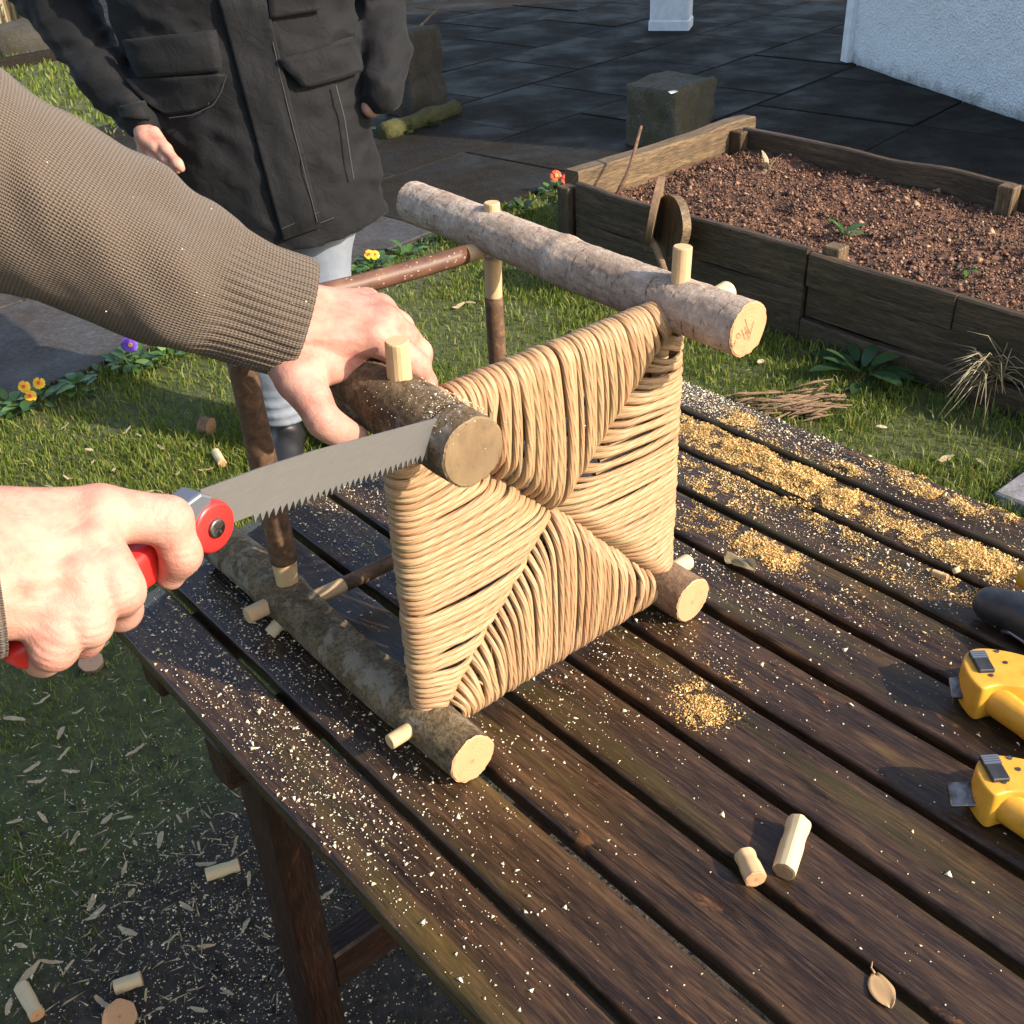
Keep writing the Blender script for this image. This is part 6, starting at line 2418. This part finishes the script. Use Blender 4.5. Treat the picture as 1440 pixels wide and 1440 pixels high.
for q, (px, py) in enumerate(spots):
    k = q % 6
    nm = 'wood_shaving'
    far = py < 720
    if k not in first:
        o = mk(nm, protos[k][0], protos[k][1], mats_sh, smooth=False)
        first[k] = o
    else:
        o = first[k].copy()
        COL.objects.link(o)
    c = at(px, py, 0.014)
    o.location = tuple(c)
    o.rotation_euler = (rng.normal(0, 0.22), rng.normal(0, 0.18), rng.uniform(0, 6.28))
    s_ = rng.uniform(0.45, 1.05) * (0.95 if not far else 1.2)
    o.scale = (s_, s_ * rng.uniform(0.7, 1.2), s_)
    lab = ('pale wood shaving on the lawn beyond the table, near the raised bed' if px > 500 else 'pale wood shaving on the green grass between the path and the saw' if far
           else 'pale wood shaving on the dark bare ground near the table leg' if px > 230 else 'pale wood shaving on the worn grass at the lower left')
    tag(o, lab, 'wood shaving', 'wood shavings on the lawn')
# finer crumbs
nn_ = 5200
cx = np.concatenate([rng.normal(330, 170, 3600), rng.normal(200, 130, 900), rng.uniform(0, 420, 700)])
cy = np.concatenate([rng.normal(1300, 110, 3600), rng.normal(1150, 110, 900), rng.uniform(930, 1440, 700)])
P = np.array([at(x, y, 0.010) for x, y in zip(cx, cy)])
P[:, 2] += rng.uniform(0, 0.012, nn_)
V, F = shards(P, np.clip(rng.lognormal(math.log(0.0012), 0.45, nn_), 0.0006, 0.004), flat=0.5, elong=1.3, seed=31)
tag(mk('wood_crumbs', V, F, 'dust_pale', smooth=False), 'fine pale wood crumbs sprinkled over the dark ground below the table edge', 'wood crumbs', kind='stuff')
nn_ = 420
cx = rng.normal(190, 150, nn_)
cy = rng.normal(1220, 150, nn_)
P = np.array([at(x, y, 0.012) for x, y in zip(cx, cy)])
P[:, 2] += rng.uniform(0, 0.008, nn_)
V, F = shards(P, rng.uniform(0.0022, 0.0045, nn_), flat=0.30, elong=5.0, seed=32, narrow=0.55)
tag(mk('wood_slivers', V, F, 'shaving_wood', smooth=False), 'thin wood slivers littering the lawn at the lower left', 'wood slivers', kind='stuff')
# crumbs of bare earth in the worn ground
nn_ = 15000
P = np.stack([rng.normal(-0.30, 0.42, nn_), rng.normal(1.0, 0.42, nn_), np.zeros(nn_)], 1)
P = P[(dirtmask(P) < 0.75) & (P[:, 1] > 0.5) & visible(P)]
nn_ = len(P)
P[:, 2] = rng.uniform(0.0, 0.008, nn_) + 0.006 * np.clip(cellnoise(P, 14, 3), 0, 1)
V, F = shards(P, rng.gamma(1.5, 0.0014, nn_) + 0.0009, flat=0.7, seed=33)
tag(mk('bare_earth', V, F, 'dirt_crumb', smooth=False), 'crumbly dark bare earth worn into the lawn beside the table', 'earth', kind='stuff')
# peg offcuts and discs on the ground
offcut('wooden_peg', at(290, 1230, 0.022), at(336, 1216, 0.022), 0.0115, 'pale wooden peg on the dark ground just left of the table leg', 'peeled_wood_pale', seed=21)
offcut('wooden_peg', at(161, 1389, 0.022), at(199, 1375, 0.022), 0.0118, 'pale wooden peg lying above the round wood disc on the grass', 'peeled_wood_pale', seed=22)
offcut('wooden_peg', at(30, 1388, 0.022), at(52, 1428, 0.022), 0.0120, 'pale wooden peg lying in the grass at the bottom left corner', 'peeled_wood_pale', seed=23)
offcut('wooden_peg', at(303, 636, 0.020), at(313, 652, 0.020), 0.0130, 'short white wooden peg on the grass above the saw blade', 'peeled_wood_pale', seed=24)
offcut('log_stub', at(284, 598, 0.032), at(297, 600, 0.032), 0.027, 'small bark covered log stub with orange cut end on the grass', 'bark_brown', seed=25, cat='log stub')
offcut('wood_disc', at(170, 1432, 0.010), at(170, 1432, 0.010) + np.array([0.002, -0.005, 0.012]), 0.026, 'round pale wood disc on the grass at the bottom edge', 'bark_brown', seed=26, cat='wood disc', wob=0.03)
offcut('wood_disc', at(129, 934, 0.012), at(129, 934, 0.012) + np.array([0.002, -0.004, 0.012]), 0.026, 'reddish wood disc on the grass below the sawing hand', 'bark_brown', seed=27, cat='wood disc', cut='end_grain_old', wob=0.03)
# shredded bark on the lawn by the raised bed
vs = []
for k in range(90):
    c = at(1120 + rng.normal() * 45, 572 + rng.normal() * 9, 0.012) + Z * rng.uniform(0, 0.02)
    th = rng.normal(0.15, 0.25)
    d = np.array([math.cos(th), math.sin(th), rng.normal() * 0.05])
    L = rng.uniform(0.05, 0.16)
    vs.append(tube(np.array([c - d * L / 2, c + Z * 0.004, c + d * L / 2]), [0.002, 0.0045, 0.002], 5)[:2])
V, F = join(vs)
tag(mk('shredded_bark', V, F, 'bark_brown'), 'flattened patch of shredded brown bark on the lawn by the raised bed', 'bark', kind='stuff')
# specks of sawdust caught on the jumper and the near log
sv_ = [c for c in me_root.children if c.name.startswith('sleeve')][0]
co_ = np.empty(len(sv_.data.vertices) * 3, np.float32)
sv_.data.vertices.foreach_get('co', co_)
co_ = co_.reshape(-1, 3) + np.array(WLOC[sv_.name])
pick = co_[rng.integers(0, len(co_), 70)]
V, F = shards(pick, np.clip(rng.lognormal(math.log(0.0007), 0.4, 70), 0.0005, 0.002), flat=0.5, elong=1.4, seed=41)
sp_o = mk('sawdust_specks', V, F, 'dust_pale', me_root, smooth=False)
sp_o['kind'] = 'stuff'
